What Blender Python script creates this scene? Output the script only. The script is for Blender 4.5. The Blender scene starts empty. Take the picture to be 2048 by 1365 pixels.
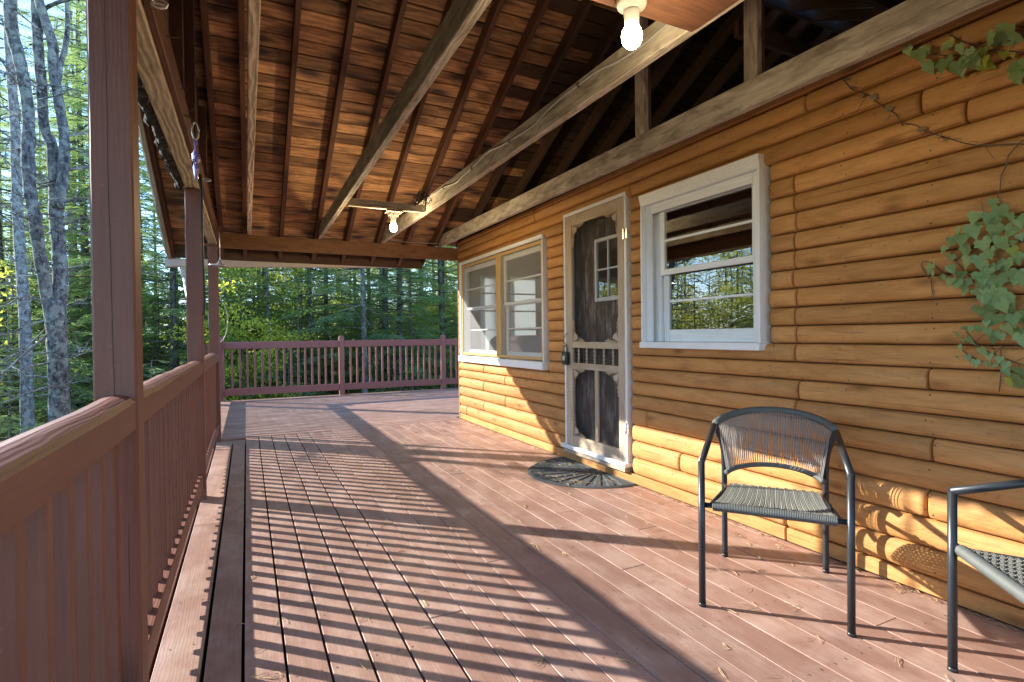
import bpy, bmesh, math, random
import numpy as np
from mathutils import Matrix, Vector, Euler
R_ = math.radians
random.seed(7); RNG = np.random.default_rng(7)
SC = bpy.context.scene
COL = SC.collection

# ---------------------------------------------------------------- camera, sky, sun, exposure
def basis(yaw, pitch, roll):
    f = Vector((math.sin(yaw)*math.cos(pitch), math.cos(yaw)*math.cos(pitch), -math.sin(pitch)))
    r0 = Vector((math.cos(yaw), -math.sin(yaw), 0)); u0 = r0.cross(f)
    r = r0*math.cos(roll)+u0*math.sin(roll); u = -r0*math.sin(roll)+u0*math.cos(roll)
    return r, u, f
CR, CU, CF = basis(R_(26.26), R_(0.629), R_(-0.639))
cam = bpy.data.cameras.new('camera'); camo = bpy.data.objects.new('camera', cam); COL.objects.link(camo)
camo.matrix_world = Matrix(((CR.x, CU.x, -CF.x, 0), (CR.y, CU.y, -CF.y, 0), (CR.z, CU.z, -CF.z, 1.2), (0, 0, 0, 1)))
cam.sensor_width = 36; cam.lens = 1075.3/2048*36; cam.clip_start = .02; cam.clip_end = 500
SC.camera = camo
SUN_AZ = R_(-47); SUN_EL = R_(23.2)           # azimuth from +Y towards +X
S = Vector((math.sin(SUN_AZ)*math.cos(SUN_EL), math.cos(SUN_AZ)*math.cos(SUN_EL), math.sin(SUN_EL)))
w = bpy.data.worlds.new('World'); SC.world = w; w.use_nodes = True
nt = w.node_tree; nt.nodes.clear()
sky = nt.nodes.new('ShaderNodeTexSky'); sky.sky_type = 'NISHITA'; sky.sun_disc = False
sky.sun_elevation = SUN_EL; sky.sun_rotation = SUN_AZ % (2*math.pi); sky.altitude = 200; sky.dust_density = .05; sky.ozone_density = 4.; sky.air_density = .9
tc = nt.nodes.new('ShaderNodeTexCoord'); mp = nt.nodes.new('ShaderNodeMapping'); mp.inputs['Scale'].default_value = (1, 1, 2.4)
no = nt.nodes.new('ShaderNodeTexNoise'); no.inputs['Scale'].default_value = 2.6; no.inputs['Detail'].default_value = 7; no.inputs['Roughness'].default_value = .55
cr = nt.nodes.new('ShaderNodeValToRGB'); cr.color_ramp.elements[0].position = .60; cr.color_ramp.elements[1].position = .78
mx = nt.nodes.new('ShaderNodeMix'); mx.data_type = 'RGBA'; mx.inputs['B'].default_value = (7.5, 7.8, 8.3, 1)
bg = nt.nodes.new('ShaderNodeBackground'); bg.inputs['Strength'].default_value = .14
ou = nt.nodes.new('ShaderNodeOutputWorld'); L_ = nt.links.new
L_(tc.outputs['Generated'], mp.inputs['Vector']); L_(mp.outputs[0], no.inputs['Vector']); L_(no.outputs['Fac'], cr.inputs['Fac'])
L_(cr.outputs['Color'], mx.inputs['Factor']); L_(sky.outputs[0], mx.inputs['A']); L_(mx.outputs['Result'], bg.inputs['Color']); L_(bg.outputs[0], ou.inputs[0])
sl = bpy.data.lights.new('sun', 'SUN'); so = bpy.data.objects.new('sun', sl); COL.objects.link(so)
sl.energy = 2.95; sl.angle = R_(.55); sl.color = (1, .93, .82); so.rotation_euler = S.to_track_quat('Z', 'Y').to_euler(); so.location = (-20, 20, 20)
SC.view_settings.view_transform = 'Standard'; SC.view_settings.look = 'None'; SC.view_settings.gamma = 1
SC.view_settings.use_curve_mapping = False; SC.view_settings.exposure = 2.15
cy = SC.cycles; cy.use_denoising = True
try: cy.denoiser = 'OPENIMAGEDENOISE'; cy.denoising_input_passes = 'RGB_ALBEDO_NORMAL'
except Exception: pass
cy.max_bounces = 9; cy.diffuse_bounces = 6; cy.glossy_bounces = 4; cy.transmission_bounces = 5; cy.transparent_max_bounces = 14
cy.caustics_reflective = False; cy.caustics_refractive = False; cy.sample_clamp_indirect = 8
def at(px, py, y=None, x=None, d=None):          # a point of the place from its bearing and its plane
    v = CF*1075.3 + CR*(px-1024) - CU*(py-682.5)
    if y is not None: t = y/v.y
    elif x is not None: t = x/v.x
    else: t = d/math.hypot(v.x, v.y)
    return Vector((0, 0, 1.2)) + v*t

# ---------------------------------------------------------------- materials
class NB:
    def __init__(s, name):
        s.m = bpy.data.materials.new(name); s.m.use_nodes = True; s.t = s.m.node_tree; s.t.nodes.clear()
        s.out = s.n('ShaderNodeOutputMaterial')
    def n(s, ty, **kw):
        k = s.t.nodes.new(ty)
        for a, b in kw.items(): setattr(k, a, b)
        return k
    def l(s, a, b): s.t.links.new(a, b)
    def setin(s, node, key, v):
        if hasattr(v, 'is_output') or isinstance(v, bpy.types.NodeSocket): s.l(v, node.inputs[key])
        else: node.inputs[key].default_value = v
    def math(s, op, a, b=0., clamp=False):
        k = s.n('ShaderNodeMath', operation=op, use_clamp=clamp); s.setin(k, 0, a); s.setin(k, 1, b); return k.outputs[0]
    def mix(s, f, a, b, bt='MIX'):
        k = s.n('ShaderNodeMix', data_type='RGBA', blend_type=bt)
        s.setin(k, 'Factor', f); s.setin(k, 'A', a if not isinstance(a, tuple) else (*a, 1)[:4]); s.setin(k, 'B', b if not isinstance(b, tuple) else (*b, 1)[:4]); return k.outputs['Result']
    def noise(s, vec, scale, detail=4, rough=.55, dist=0):
        k = s.n('ShaderNodeTexNoise'); s.l(vec, k.inputs['Vector']); k.inputs['Scale'].default_value = scale
        k.inputs['Detail'].default_value = detail; k.inputs['Roughness'].default_value = rough; k.inputs['Distortion'].default_value = dist; return k.outputs['Fac']
    def ramp(s, f, stops):
        k = s.n('ShaderNodeValToRGB'); s.l(f, k.inputs[0]); e = k.color_ramp.elements
        while len(e) < len(stops): e.new(.5)
        for q, (p, c) in zip(e, stops): q.position = p; q.color = (*c, 1) if isinstance(c, tuple) else (c, c, c, 1)
        return k.outputs[0]
    def map(s, vec, sc=(1, 1, 1), loc=(0, 0, 0)):
        k = s.n('ShaderNodeMapping'); s.l(vec, k.inputs[0]); k.inputs['Scale'].default_value = sc
        s.setin(k, 'Location', loc); return k.outputs[0]
    def coord(s, rnd=True):
        c = s.n('ShaderNodeTexCoord').outputs['Object']
        if not rnd: return c, None
        r = s.n('ShaderNodeObjectInfo').outputs['Random']
        v = s.n('ShaderNodeVectorMath', operation='SCALE'); v.inputs[0].default_value = (37., 61., 23.); s.l(r, v.inputs['Scale'])
        a = s.n('ShaderNodeVectorMath', operation='ADD'); s.l(c, a.inputs[0]); s.l(v.outputs[0], a.inputs[1])
        return a.outputs[0], r
    def bump(s, h, st=.3, dist=.01):
        k = s.n('ShaderNodeBump'); k.inputs['Strength'].default_value = st; k.inputs['Distance'].default_value = dist; s.l(h, k.inputs['Height']); return k.outputs[0]
    def done(s, col, rough=.6, nrm=None, spec=.4, **kw):
        p = s.n('ShaderNodeBsdfPrincipled'); s.setin(p, 'Base Color', col if not isinstance(col, tuple) else (*col, 1)[:4]); s.setin(p, 'Roughness', rough)
        s.setin(p, 'Specular IOR Level', spec)
        for a, b in kw.items(): s.setin(p, a.replace('_', ' '), b)
        if nrm is not None: s.l(nrm, p.inputs['Normal'])
        s.l(p.outputs[0], s.out.inputs[0]); s.p = p; return s.m

def wood(name, c1, c2, dark=(.03, .02, .015), grain=1., knots=.0, stain=.0, rough=.6, vary=.25, bump=.3, ring=14., spec=.35, light=None, lightamt=0., crack=0., xs=1., across=22, kr=1., sscale=1., lump=0., speck=0.):
    b = NB(name); v, r = b.coord()
    g1 = b.noise(b.map(v, (1.2*xs, across, across)), 3.2, 6, .62, .4)
    g2 = b.noise(b.map(v, (2.5*xs, 60, 60)), 4., 3, .6)
    big = b.noise(b.map(v, (.8, 3., 3.)), 1.6, 3, .5)
    wv = b.n('ShaderNodeTexWave', wave_type='BANDS', bands_direction='Y'); b.l(b.map(v, (.35, 1, 1)), wv.inputs[0])
    wv.inputs['Scale'].default_value = ring; wv.inputs['Distortion'].default_value = 9; wv.inputs['Detail'].default_value = 2; wv.inputs['Detail Scale'].default_value = .8
    f = b.math('ADD', b.math('MULTIPLY', g1, .55), b.math('MULTIPLY', wv.outputs['Fac'], .3*grain))
    f = b.math('ADD', f, b.math('MULTIPLY', b.math('SUBTRACT', big, .5), .7), True)
    col = b.mix(b.ramp(f, [(.15, 0.), (.85, 1.)]), c1, c2)
    if light is not None:
        lm = b.ramp(b.noise(b.map(v, (1.1*xs, 5, 5)), 3.3, 6, .65), [(.48, 0.), (.68, lightamt)]); col = b.mix(lm, col, light)
    if stain:
        sm = b.ramp(b.noise(b.map(v, (2.1*sscale, 9*sscale, 9*sscale)), 2.0, 7, .68, .8), [(.47, 0.), (.62, stain)]); col = b.mix(sm, col, dark)
    hk = None
    if knots:
        vo = b.n('ShaderNodeTexVoronoi'); b.l(b.map(v, (2.4, 6.3, 6.3)), vo.inputs['Vector']); vo.inputs['Scale'].default_value = 1.; vo.inputs['Randomness'].default_value = 1
        km = b.ramp(vo.outputs['Distance'], [(.05*kr, knots), (.11*kr, knots*.5), (.19*kr, knots*.0)]); col = b.mix(km, col, dark); hk = km
    if speck: col = b.mix(b.ramp(b.noise(b.map(v, (1, 1.3, 1.3)), 38, 3, .6), [(.66, 0.), (.72, speck)]), col, dark)
    if crack:
        cm = b.ramp(b.noise(b.map(v, (.5, 34, 34)), 2.2, 3, .5, .3), [(.66, 0.), (.70, crack)]); col = b.mix(cm, col, dark)
    fine = b.math('MULTIPLY', g2, .45)
    br = b.math('ADD', b.math('MULTIPLY', b.math('SUBTRACT', r, .5), vary), 1.)
    br = b.math('ADD', br, b.math('SUBTRACT', fine, .225))
    vm = b.n('ShaderNodeVectorMath', operation='SCALE'); b.l(col, vm.inputs[0]); b.l(br, vm.inputs['Scale'])
    h = b.math('ADD', b.math('MULTIPLY', g1, .6), b.math('MULTIPLY', wv.outputs['Fac'], .35*grain)); h = b.math('ADD', h, fine)
    if crack: h = b.math('SUBTRACT', h, b.math('MULTIPLY', cm, 1.5))
    if lump: h = b.math('ADD', h, b.math('MULTIPLY', b.noise(b.map(v, (5, 9, 9)), 1.6, 4, .55, .6), lump))
    return b.done(vm.outputs[0], rough, b.bump(h, bump, .006), spec)

def paint(name, col, col2, wear=(.4, .35, .3), wearamt=.0, rough=.5, bump=.25, vary=.12, grain=1., dust=None, dustamt=0., spec=.4, crack=0.):
    b = NB(name); v, r = b.coord()
    g1 = b.noise(b.map(v, (1.0, 26, 26)), 3.0, 5, .6, .4); big = b.noise(b.map(v, (1.2, 3, 3)), 1.8, 5, .6)
    wv = b.n('ShaderNodeTexWave', wave_type='BANDS', bands_direction='Y'); b.l(b.map(v, (.25, 1, 1)), wv.inputs[0])
    wv.inputs['Scale'].default_value = 26; wv.inputs['Distortion'].default_value = 7; wv.inputs['Detail'].default_value = 2; wv.inputs['Detail Scale'].default_value = .7
    c = b.mix(b.ramp(big, [(.3, 0.), (.7, 1.)]), col, col2)
    if dust: c = b.mix(b.ramp(b.noise(b.map(v, (1.3, 1.8, 1.8)), 2.6, 8, .68), [(.45, 0.), (.75, dustamt)]), c, dust)
    if wearamt: c = b.mix(b.ramp(b.noise(b.map(v, (4, 16, 16)), 3.1, 6, .7), [(.66, 0.), (.72, wearamt)]), c, wear)
    sp = b.ramp(b.noise(v, 95, 2, .5), [(.70, 0.), (.78, .35)]); c = b.mix(sp, c, wear)
    if crack:
        cm = b.ramp(b.noise(b.map(v, (.35, 26, 26)), 2.2, 2, .5, .2), [(.69, 0.), (.715, crack)]); c = b.mix(cm, c, (.02, .01, .01))
    br = b.math('ADD', b.math('MULTIPLY', b.math('SUBTRACT', r, .5), vary), 1.); br = b.math('ADD', br, b.math('MULTIPLY', b.math('SUBTRACT', g1, .5), .55))
    vm = b.n('ShaderNodeVectorMath', operation='SCALE'); b.l(c, vm.inputs[0]); b.l(br, vm.inputs['Scale'])
    h = b.math('ADD', b.math('MULTIPLY', g1, .5), b.math('MULTIPLY', wv.outputs['Fac'], .5*grain))
    if crack: h = b.math('SUBTRACT', h, b.math('MULTIPLY', cm, 2.))
    return b.done(vm.outputs[0], rough, b.bump(h, bump, .004), spec)

def plain(name, col, rough=.5, metal=0., nscale=30., amt=.15, spec=.5, bump=.0):
    b = NB(name); v, r = b.coord(); n = b.noise(v, nscale, 4, .6)
    c = b.mix(n, tuple(x*(1-amt) for x in col), tuple(min(1, x*(1+amt)) for x in col))
    return b.done(c, rough, b.bump(n, bump, .002) if bump else None, spec, Metallic=metal)

M = {}
M['log'] = wood('honey_stained_log', (.47, .225, .072), (.62, .345, .14), dark=(.19, .08, .025), grain=.5, knots=.75, stain=.30, kr=1.0, sscale=.8, lump=2.6, speck=.6, rough=.62, vary=.36, bump=.5, ring=7, crack=.6, spec=.22)
M['deck'] = paint('deck_paint_rosy_brown', (.25, .143, .112), (.34, .205, .163), wear=(.50, .40, .36), wearamt=.25, rough=.45, bump=.22, vary=.2, dust=(.50, .37, .31), dustamt=.75, grain=.5)
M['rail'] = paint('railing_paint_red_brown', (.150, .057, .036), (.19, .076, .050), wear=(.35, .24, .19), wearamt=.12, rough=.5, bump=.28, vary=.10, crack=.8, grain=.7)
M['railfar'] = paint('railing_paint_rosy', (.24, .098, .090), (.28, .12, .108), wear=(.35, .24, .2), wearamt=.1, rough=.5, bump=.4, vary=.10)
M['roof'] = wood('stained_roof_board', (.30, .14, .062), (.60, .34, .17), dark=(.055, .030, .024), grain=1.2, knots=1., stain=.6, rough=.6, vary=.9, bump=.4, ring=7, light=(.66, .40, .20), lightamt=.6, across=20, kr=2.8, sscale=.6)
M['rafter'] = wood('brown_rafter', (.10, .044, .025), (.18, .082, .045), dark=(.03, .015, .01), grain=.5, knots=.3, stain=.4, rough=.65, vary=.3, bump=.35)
M['header'] = wood('brown_header', (.16, .075, .038), (.26, .13, .065), dark=(.05, .02, .012), grain=.7, knots=.6, stain=.3, rough=.6, vary=.2, bump=.35)
M['beam'] = wood('weathered_grey_beam', (.33, .29, .235), (.58, .52, .44), dark=(.07, .045, .03), grain=1.1, knots=.6, stain=.45, rough=.75, vary=.15, bump=.6, light=(.74, .70, .64), lightamt=.6, crack=.5)
M['palebeam'] = wood('pale_weathered_beam', (.46, .37, .26), (.78, .67, .51), dark=(.17, .115, .075), grain=2.0, knots=.9, stain=.35, rough=.75, vary=.1, bump=.9, ring=11, kr=1.7, light=(.74, .66, .52), lightamt=.35)
M['attic_shaded'] = wood('shade_darkened_attic_wood', (.075, .042, .026), (.15, .088, .052), grain=.5, knots=.3, stain=.4, rough=.75, vary=.3, bump=.3)  # roof timber darkened in colour for the shade of the closed attic
M['door'] = wood('weathered_door_frame', (.40, .315, .22), (.58, .48, .36), dark=(.16, .10, .06), grain=.6, knots=.2, stain=.2, rough=.72, vary=.15, bump=.3, light=(.56, .50, .42), lightamt=.5)
M['plank'] = wood('dark_weathered_plank', (.07, .045, .032), (.16, .105, .072), dark=(.02, .014, .01), grain=1., knots=.3, stain=.5, rough=.75, vary=.4, bump=.5, light=(.50, .43, .38), lightamt=.7, crack=.5)
M['tan'] = wood('tan_screen_frame', (.48, .31, .12), (.62, .43, .19), dark=(.3, .18, .08), grain=.3, rough=.5, vary=.1, bump=.15)
M['white'] = paint('white_paint', (.76, .81, .86), (.82, .86, .90), wear=(.5, .46, .4), wearamt=.25, rough=.4, bump=.12, vary=.03, dust=(.70, .69, .67), dustamt=.2)
M['interior'] = wood('interior_panelling', (.17, .10, .055), (.26, .16, .09), grain=.6, rough=.6, vary=.1, bump=.2)
M['interior_light'] = plain('interior_pale_wall', (.42, .40, .36), .8)
M['metal'] = plain('galvanised_metal', (.55, .55, .53), .35, 1.)
M['hinge'] = plain('hinge_metal', (.75, .74, .72), .3, .8)
M['black'] = plain('black_plastic', (.02, .021, .024), .35)
M['iron'] = plain('rusty_wire', (.12, .09, .07), .55, .5)
M['ceramic'] = plain('white_porcelain', (.74, .72, .66), .22)
M['cable'] = plain('grey_cable_sheath', (.42, .42, .42), .45)
M['tube'] = plain('charcoal_tube', (.030, .036, .043), .34, .3, 60, .2)
M['cord'] = plain('grey_woven_cord', (.105, .115, .11), .62, 0, 40, .25, bump=.2)
M['cordback'] = plain('taupe_backrest_cord', (.34, .33, .315), .45, 0, 25, .3)
M['seatcord'] = plain('pale_grey_seat_cord', (.21, .215, .19), .6, 0, 60, .3)
M['mat'] = plain('charcoal_doormat', (.085, .095, .10), .95, 0, 300, .7, .1, .6)
M['needle'] = plain('dry_pine_needles', (.42, .30, .15), .7)
M['gutter'] = plain('pale_gutter_metal', (.60, .53, .50), .45, 0., 12, .12)
M['downspout'] = plain('pale_blue_grey_downspout', (.52, .57, .60), .4)
M['light_block'] = plain('roof_light_block', (.05, .045, .04), .9)
M['fly'] = paint('peeling_rake_board', (.50, .46, .40), (.36, .27, .19), wear=(.13, .075, .04), wearamt=.95, rough=.7, bump=.6, vary=.1)
M['near_black'] = plain('dark_under_deck', (.03, .025, .02), .95)  # near-black colour standing in for shade in deck gaps and log grooves

def mat_bulb():
    b = NB('lit_bulb_glass'); e = b.n('ShaderNodeEmission'); e.inputs[0].default_value = (1, .83, .5, 1); e.inputs[1].default_value = 14; b.l(e.outputs[0], b.out.inputs[0]); return b.m
M['bulb'] = mat_bulb()
def mat_glass(name, ior=1.75, tint=(.86, .88, .87)):
    b = NB(name); t = b.n('ShaderNodeBsdfTransparent'); t.inputs[0].default_value = (*tint, 1); g = b.n('ShaderNodeBsdfGlossy'); g.inputs['Roughness'].default_value = .0
    g.inputs[0].default_value = (.95, .97, .98, 1); fr = b.n('ShaderNodeFresnel'); fr.inputs['IOR'].default_value = ior; m = b.n('ShaderNodeMixShader')
    v, r = b.coord(); n = b.noise(v, 2.2, 2, .5)
    bp = b.bump(n, .03, .02); b.l(bp, g.inputs['Normal'])
    bf = b.n('ShaderNodeNewGeometry').outputs['Backfacing']; b.l(b.math('MULTIPLY', fr.outputs[0], b.math('SUBTRACT', 1., bf)), m.inputs[0]); b.l(t.outputs[0], m.inputs[1]); b.l(g.outputs[0], m.inputs[2]); b.l(m.outputs[0], b.out.inputs[0]); return b.m
M['glass'] = mat_glass('window_glass', 2.3); M['clear'] = mat_glass('clear_glass', 1.35, (.95, .96, .96))
def mat_screen(name, col, f):
    b = NB(name); t = b.n('ShaderNodeBsdfTransparent'); d = b.n('ShaderNodeBsdfDiffuse'); d.inputs[0].default_value = (*col, 1); m = b.n('ShaderNodeMixShader')
    v, r = b.coord(False); n = b.noise(b.map(v, (40, 40, 1.)), 3, 2, .6); k = b.math('ADD', b.math('MULTIPLY', n, .12), f-.06)
    b.l(k, m.inputs[0]); b.l(t.outputs[0], m.inputs[1]); b.l(d.outputs[0], m.inputs[2]); b.l(m.outputs[0], b.out.inputs[0]); return b.m
M['screen'] = mat_screen('grey_insect_screen', (.50, .51, .52), .20)
M['doorscreen'] = mat_screen('dark_insect_screen', (.10, .105, .11), .16)
def mat_shade():
    b = NB('white_window_blind'); d = b.n('ShaderNodeBsdfDiffuse'); d.inputs[0].default_value = (.6, .64, .63, 1); t = b.n('ShaderNodeBsdfTranslucent'); t.inputs[0].default_value = (.38, .42, .41, 1)
    m = b.n('ShaderNodeMixShader'); m.inputs[0].default_value = .6; b.l(d.outputs[0], m.inputs[1]); b.l(t.outputs[0], m.inputs[2]); b.l(m.outputs[0], b.out.inputs[0]); return b.m
M['shade'] = mat_shade()
def mat_leaf(name, c1, c2, trans=.45, rough=.5, nscale=.9, tcol=None, spec=.35):
    b = NB(name); g = b.n('ShaderNodeNewGeometry'); v, r = b.coord()
    n = b.noise(v, nscale, 3, .6); k = b.math('ADD', b.math('MULTIPLY', n, .7), b.math('MULTIPLY', g.outputs['Random Per Island'], .5)); k = b.math('ADD', k, b.math('MULTIPLY', b.math('SUBTRACT', r, .5), .35), True)
    c = b.mix(b.ramp(k, [(.25, 0.), (.85, 1.)]), c1, c2)
    p = b.n('ShaderNodeBsdfPrincipled'); b.l(c, p.inputs['Base Color']); p.inputs['Roughness'].default_value = rough; p.inputs['Specular IOR Level'].default_value = spec
    t = b.n('ShaderNodeBsdfTranslucent'); tc_ = b.mix(.65, c, tcol or c2); b.l(tc_, t.inputs[0]); m = b.n('ShaderNodeMixShader'); m.inputs[0].default_value = trans
    b.l(p.outputs[0], m.inputs[1]); b.l(t.outputs[0], m.inputs[2]); b.l(m.outputs[0], b.out.inputs[0]); return b.m
M['hemlock'] = mat_leaf('hemlock_needles', (.07, .16, .07), (.27, .44, .17), .5, tcol=(.60, .76, .22))
M['pine'] = mat_leaf('pine_needles_bluegreen', (.10, .20, .11), (.30, .45, .23), .48, tcol=(.56, .70, .28))
M['broad'] = mat_leaf('sunlit_broad_leaves', (.28, .38, .06), (.60, .60, .09), .62, nscale=.5, tcol=(.80, .82, .12))
M['vine'] = mat_leaf('ivy_leaf', (.12, .24, .09), (.31, .45, .20), .25, .42, 14, spec=.45)
M['vineyellow'] = mat_leaf('yellowing_ivy_leaf', (.22, .32, .05), (.42, .46, .08), .3, .45, 14)
M['fern'] = mat_leaf('undergrowth_leaves', (.05, .10, .025), (.17, .26, .05), .4, tcol=(.3, .4, .07))
def mat_bark(name, c1, c2, lich, amt, lich2=None):
    b = NB(name); v, r = b.coord(); n = b.noise(b.map(v, (9, 9, 2.2)), 3, 6, .65); c = b.mix(b.ramp(n, [(.3, 0.), (.7, 1.)]), c1, c2)
    vo = b.n('ShaderNodeTexVoronoi'); b.l(b.map(v, (16, 16, 5.5)), vo.inputs['Vector']); vo.inputs['Scale'].default_value = 2.2; c = b.mix(b.ramp(vo.outputs['Distance'], [(.0, .0), (.5, .0), (.8, .75)]), c, tuple(x*.35 for x in c1))
    l = b.ramp(b.noise(v, 9, 6, .7, .3), [(.47, 0.), (.56, amt)]); c = b.mix(l, c, lich)
    if lich2: c = b.mix(b.ramp(b.noise(v, 23, 5, .7), [(.58, 0.), (.63, amt)]), c, lich2)
    return b.done(c, .9, b.bump(b.math('ADD', n, b.math('MULTIPLY', l, .4)), .8, .02), .15)
M['lichen'] = mat_bark('lichened_grey_bark', (.085, .085, .09), (.20, .20, .215), (.33, .37, .34), .8, (.44, .50, .42))
M['bark'] = mat_bark('dark_brown_bark', (.045, .036, .030), (.12, .10, .085), (.26, .28, .25), .45)
M['greybark'] = mat_bark('pale_grey_bark', (.15, .145, .14), (.30, .30, .30), (.42, .46, .45), .8)
def mat_ground():
    b = NB('forest_floor'); v, r = b.coord(False); n = b.noise(v, .35, 6, .65); n2 = b.noise(v, 6, 6, .7)
    c = b.mix(b.ramp(n, [(.4, 0.), (.6, 1.)]), (.045, .07, .02), (.11, .075, .04)); c = b.mix(b.ramp(n2, [(.5, 0.), (.7, .6)]), c, (.16, .17, .05))
    return b.done(c, .95, b.bump(n2, .8, .1), .1)
M['ground'] = mat_ground()

# ---------------------------------------------------------------- object helpers
def wmat(o):
    m = o.matrix_basis.copy()
    while o.parent: o = o.parent; m = o.matrix_basis @ m
    return m
def link(name, me, parent=None, world=None, mat=None):
    o = bpy.data.objects.new(name, me); COL.objects.link(o)
    if mat is not None and me is not None and not me.materials: me.materials.append(mat)
    world = world if world is not None else Matrix.Identity(4)
    if parent is not None: o.parent = parent; o.matrix_basis = wmat(parent).inverted() @ world
    else: o.matrix_basis = world
    return o
def tag(o, label=None, cat=None, group=None, kind=None):
    if label: o['label'] = label
    if cat: o['category'] = cat
    if group: o['group'] = group
    if kind or cat not in (None, 'roof', 'wall'): o['kind'] = kind or 'thing'
    return o
def thing(name, label, cat, loc=(0, 0, 0), rz=0, group=None, kind=None):
    o = bpy.data.objects.new(name, None); COL.objects.link(o); o.empty_display_size = .1
    o.matrix_basis = Matrix.Translation(loc) @ Matrix.Rotation(rz, 4, 'Z'); return tag(o, label, cat, group, kind)
def mesh(name, v, f, smooth=False, mat=None):
    me = bpy.data.meshes.new(name); me.from_pydata([tuple(p) for p in v], [], f); me.update()
    if smooth: me.polygons.foreach_set('use_smooth', [True]*len(me.polygons))
    if mat: me.materials.append(mat)
    return me
_bc = {}
def boxm(l, w_, t, bev, mat):
    k = (round(l, 3), round(w_, 4), round(t, 4), bev, mat.name)
    if k in _bc: return _bc[k]
    bm = bmesh.new(); bmesh.ops.create_cube(bm, size=1); bmesh.ops.scale(bm, vec=(l, w_, t), verts=bm.verts)
    if bev: bmesh.ops.bevel(bm, geom=bm.edges[:], offset=min(bev, t*.4, w_*.4), segments=1, profile=.5, affect='EDGES')
    me = bpy.data.meshes.new('box'); bm.to_mesh(me); bm.free(); me.materials.append(mat); _bc[k] = me; return me
def bar(name, mat, p0, p1, w_, t, parent=None, up=(0, 0, 1), bev=.003, off=(0, 0), roll=0.):
    """box from p0 to p1; t measured along 'up', w_ across; off shifts (across, up)"""
    p0, p1 = Vector(p0), Vector(p1); x = (p1-p0); l = x.length; x.normalize(); up = Vector(up)
    y = up.cross(x).normalized(); z = x.cross(y)
    c = (p0+p1)/2 + y*off[0] + z*off[1]
    m = Matrix((( x.x, y.x, z.x, c.x), (x.y, y.y, z.y, c.y), (x.z, y.z, z.z, c.z), (0, 0, 0, 1)))
    if roll: m = m @ Matrix.Rotation(roll, 4, 'X')
    return link(name, boxm(l, w_, t, bev, mat), parent, m)
def bb(name, mat, x0, x1, y0, y1, z0, z1, parent=None, bev=.003):
    """axis aligned box, its grain along its longest side"""
    d = [x1-x0, y1-y0, z1-z0]; k = max(range(3), key=lambda i: d[i]); c = Vector(((x0+x1)/2, (y0+y1)/2, (z0+z1)/2)); h = Vector((0, 0, 0)); h[k] = d[k]/2
    if k == 0: return bar(name, mat, c-h, c+h, d[1], d[2], parent, (0, 0, 1), bev)
    if k == 1: return bar(name, mat, c-h, c+h, d[0], d[2], parent, (0, 0, 1), bev)
    return bar(name, mat, c-h, c+h, d[1], d[0], parent, (1, 0, 0), bev)
def frames(pts):
    P = [Vector(p) for p in pts]; T = []
    for i in range(len(P)): T.append((P[min(i+1, len(P)-1)]-P[max(i-1, 0)]).normalized())
    n = T[0].orthogonal().normalized(); N = []
    for t in T:
        n = (n - t*n.dot(t)); n = n.normalized() if n.length > 1e-6 else t.orthogonal().normalized(); N.append(n.copy())
    return P, T, N
def tube(pts, r, seg=8, v=None, f=None, cap=True, flat=1.):
    v = [] if v is None else v; f = [] if f is None else f
    P, T, N = frames(pts); rr = r if hasattr(r, '__len__') else [r]*len(P); b0 = len(v)
    for p, t, n, q in zip(P, T, N, rr):
        m = t.cross(n)
        for k in range(seg):
            a = 2*math.pi*k/seg; v.append(p + n*(math.cos(a)*q) + m*(math.sin(a)*q*flat))
    for i in range(len(P)-1):
        for k in range(seg):
            a = b0+i*seg+k; b = b0+i*seg+(k+1) % seg; f.append((a, b, b+seg, a+seg))
    if cap:
        f.append(tuple(b0+k for k in range(seg-1, -1, -1))); f.append(tuple(b0+(len(P)-1)*seg+k for k in range(seg)))
    return v, f
def smoothpts(pts, n=6):
    P = [Vector(p) for p in pts]; out = []
    for i in range(len(P)-1):
        p0, p1, p2, p3 = P[max(i-1, 0)], P[i], P[i+1], P[min(i+2, len(P)-1)]
        for k in range(n):
            t = k/n; out.append(.5*((2*p1)+(p2-p0)*t+(2*p0-5*p1+4*p2-p3)*t*t+(3*p1-p0-3*p2+p3)*t**3))
    out.append(P[-1]); return out
def lathe(prof, seg=20, smooth=True, mat=None, name='lathe'):
    v = []; f = []
    for r, z in prof:
        for k in range(seg): a = 2*math.pi*k/seg; v.append((r*math.cos(a), r*math.sin(a), z))
    for i in range(len(prof)-1):
        for k in range(seg): a = i*seg+k; b = i*seg+(k+1) % seg; f.append((a, b, b+seg, a+seg))
    return mesh(name, v, f, smooth, mat)
def T(*p): return Matrix.Translation(p)

# ---------------------------------------------------------------- ground
GZ = -1.7
gv = []; gf = []; NG = 60
for i in range(NG+1):
    for j in range(NG+1):
        x = -150+300*i/NG; y = -150+300*j/NG
        d = math.hypot(x, y); z = GZ + .35*math.sin(x*.11+1)*math.cos(y*.13) - .0*d
        gv.append((x, y, z if d > 12 else GZ))
for i in range(NG):
    for j in range(NG):
        a = i*(NG+1)+j; gf.append((a, a+NG+1, a+NG+2, a+1))
tag(link('ground', mesh('ground', gv, gf, True, M['ground'])), 'leafy forest floor sloping away below the raised deck', kind='structure')
def gz(x, y): return GZ + (.35*math.sin(x*.11+1)*math.cos(y*.13) if math.hypot(x, y) > 12 else 0)

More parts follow.
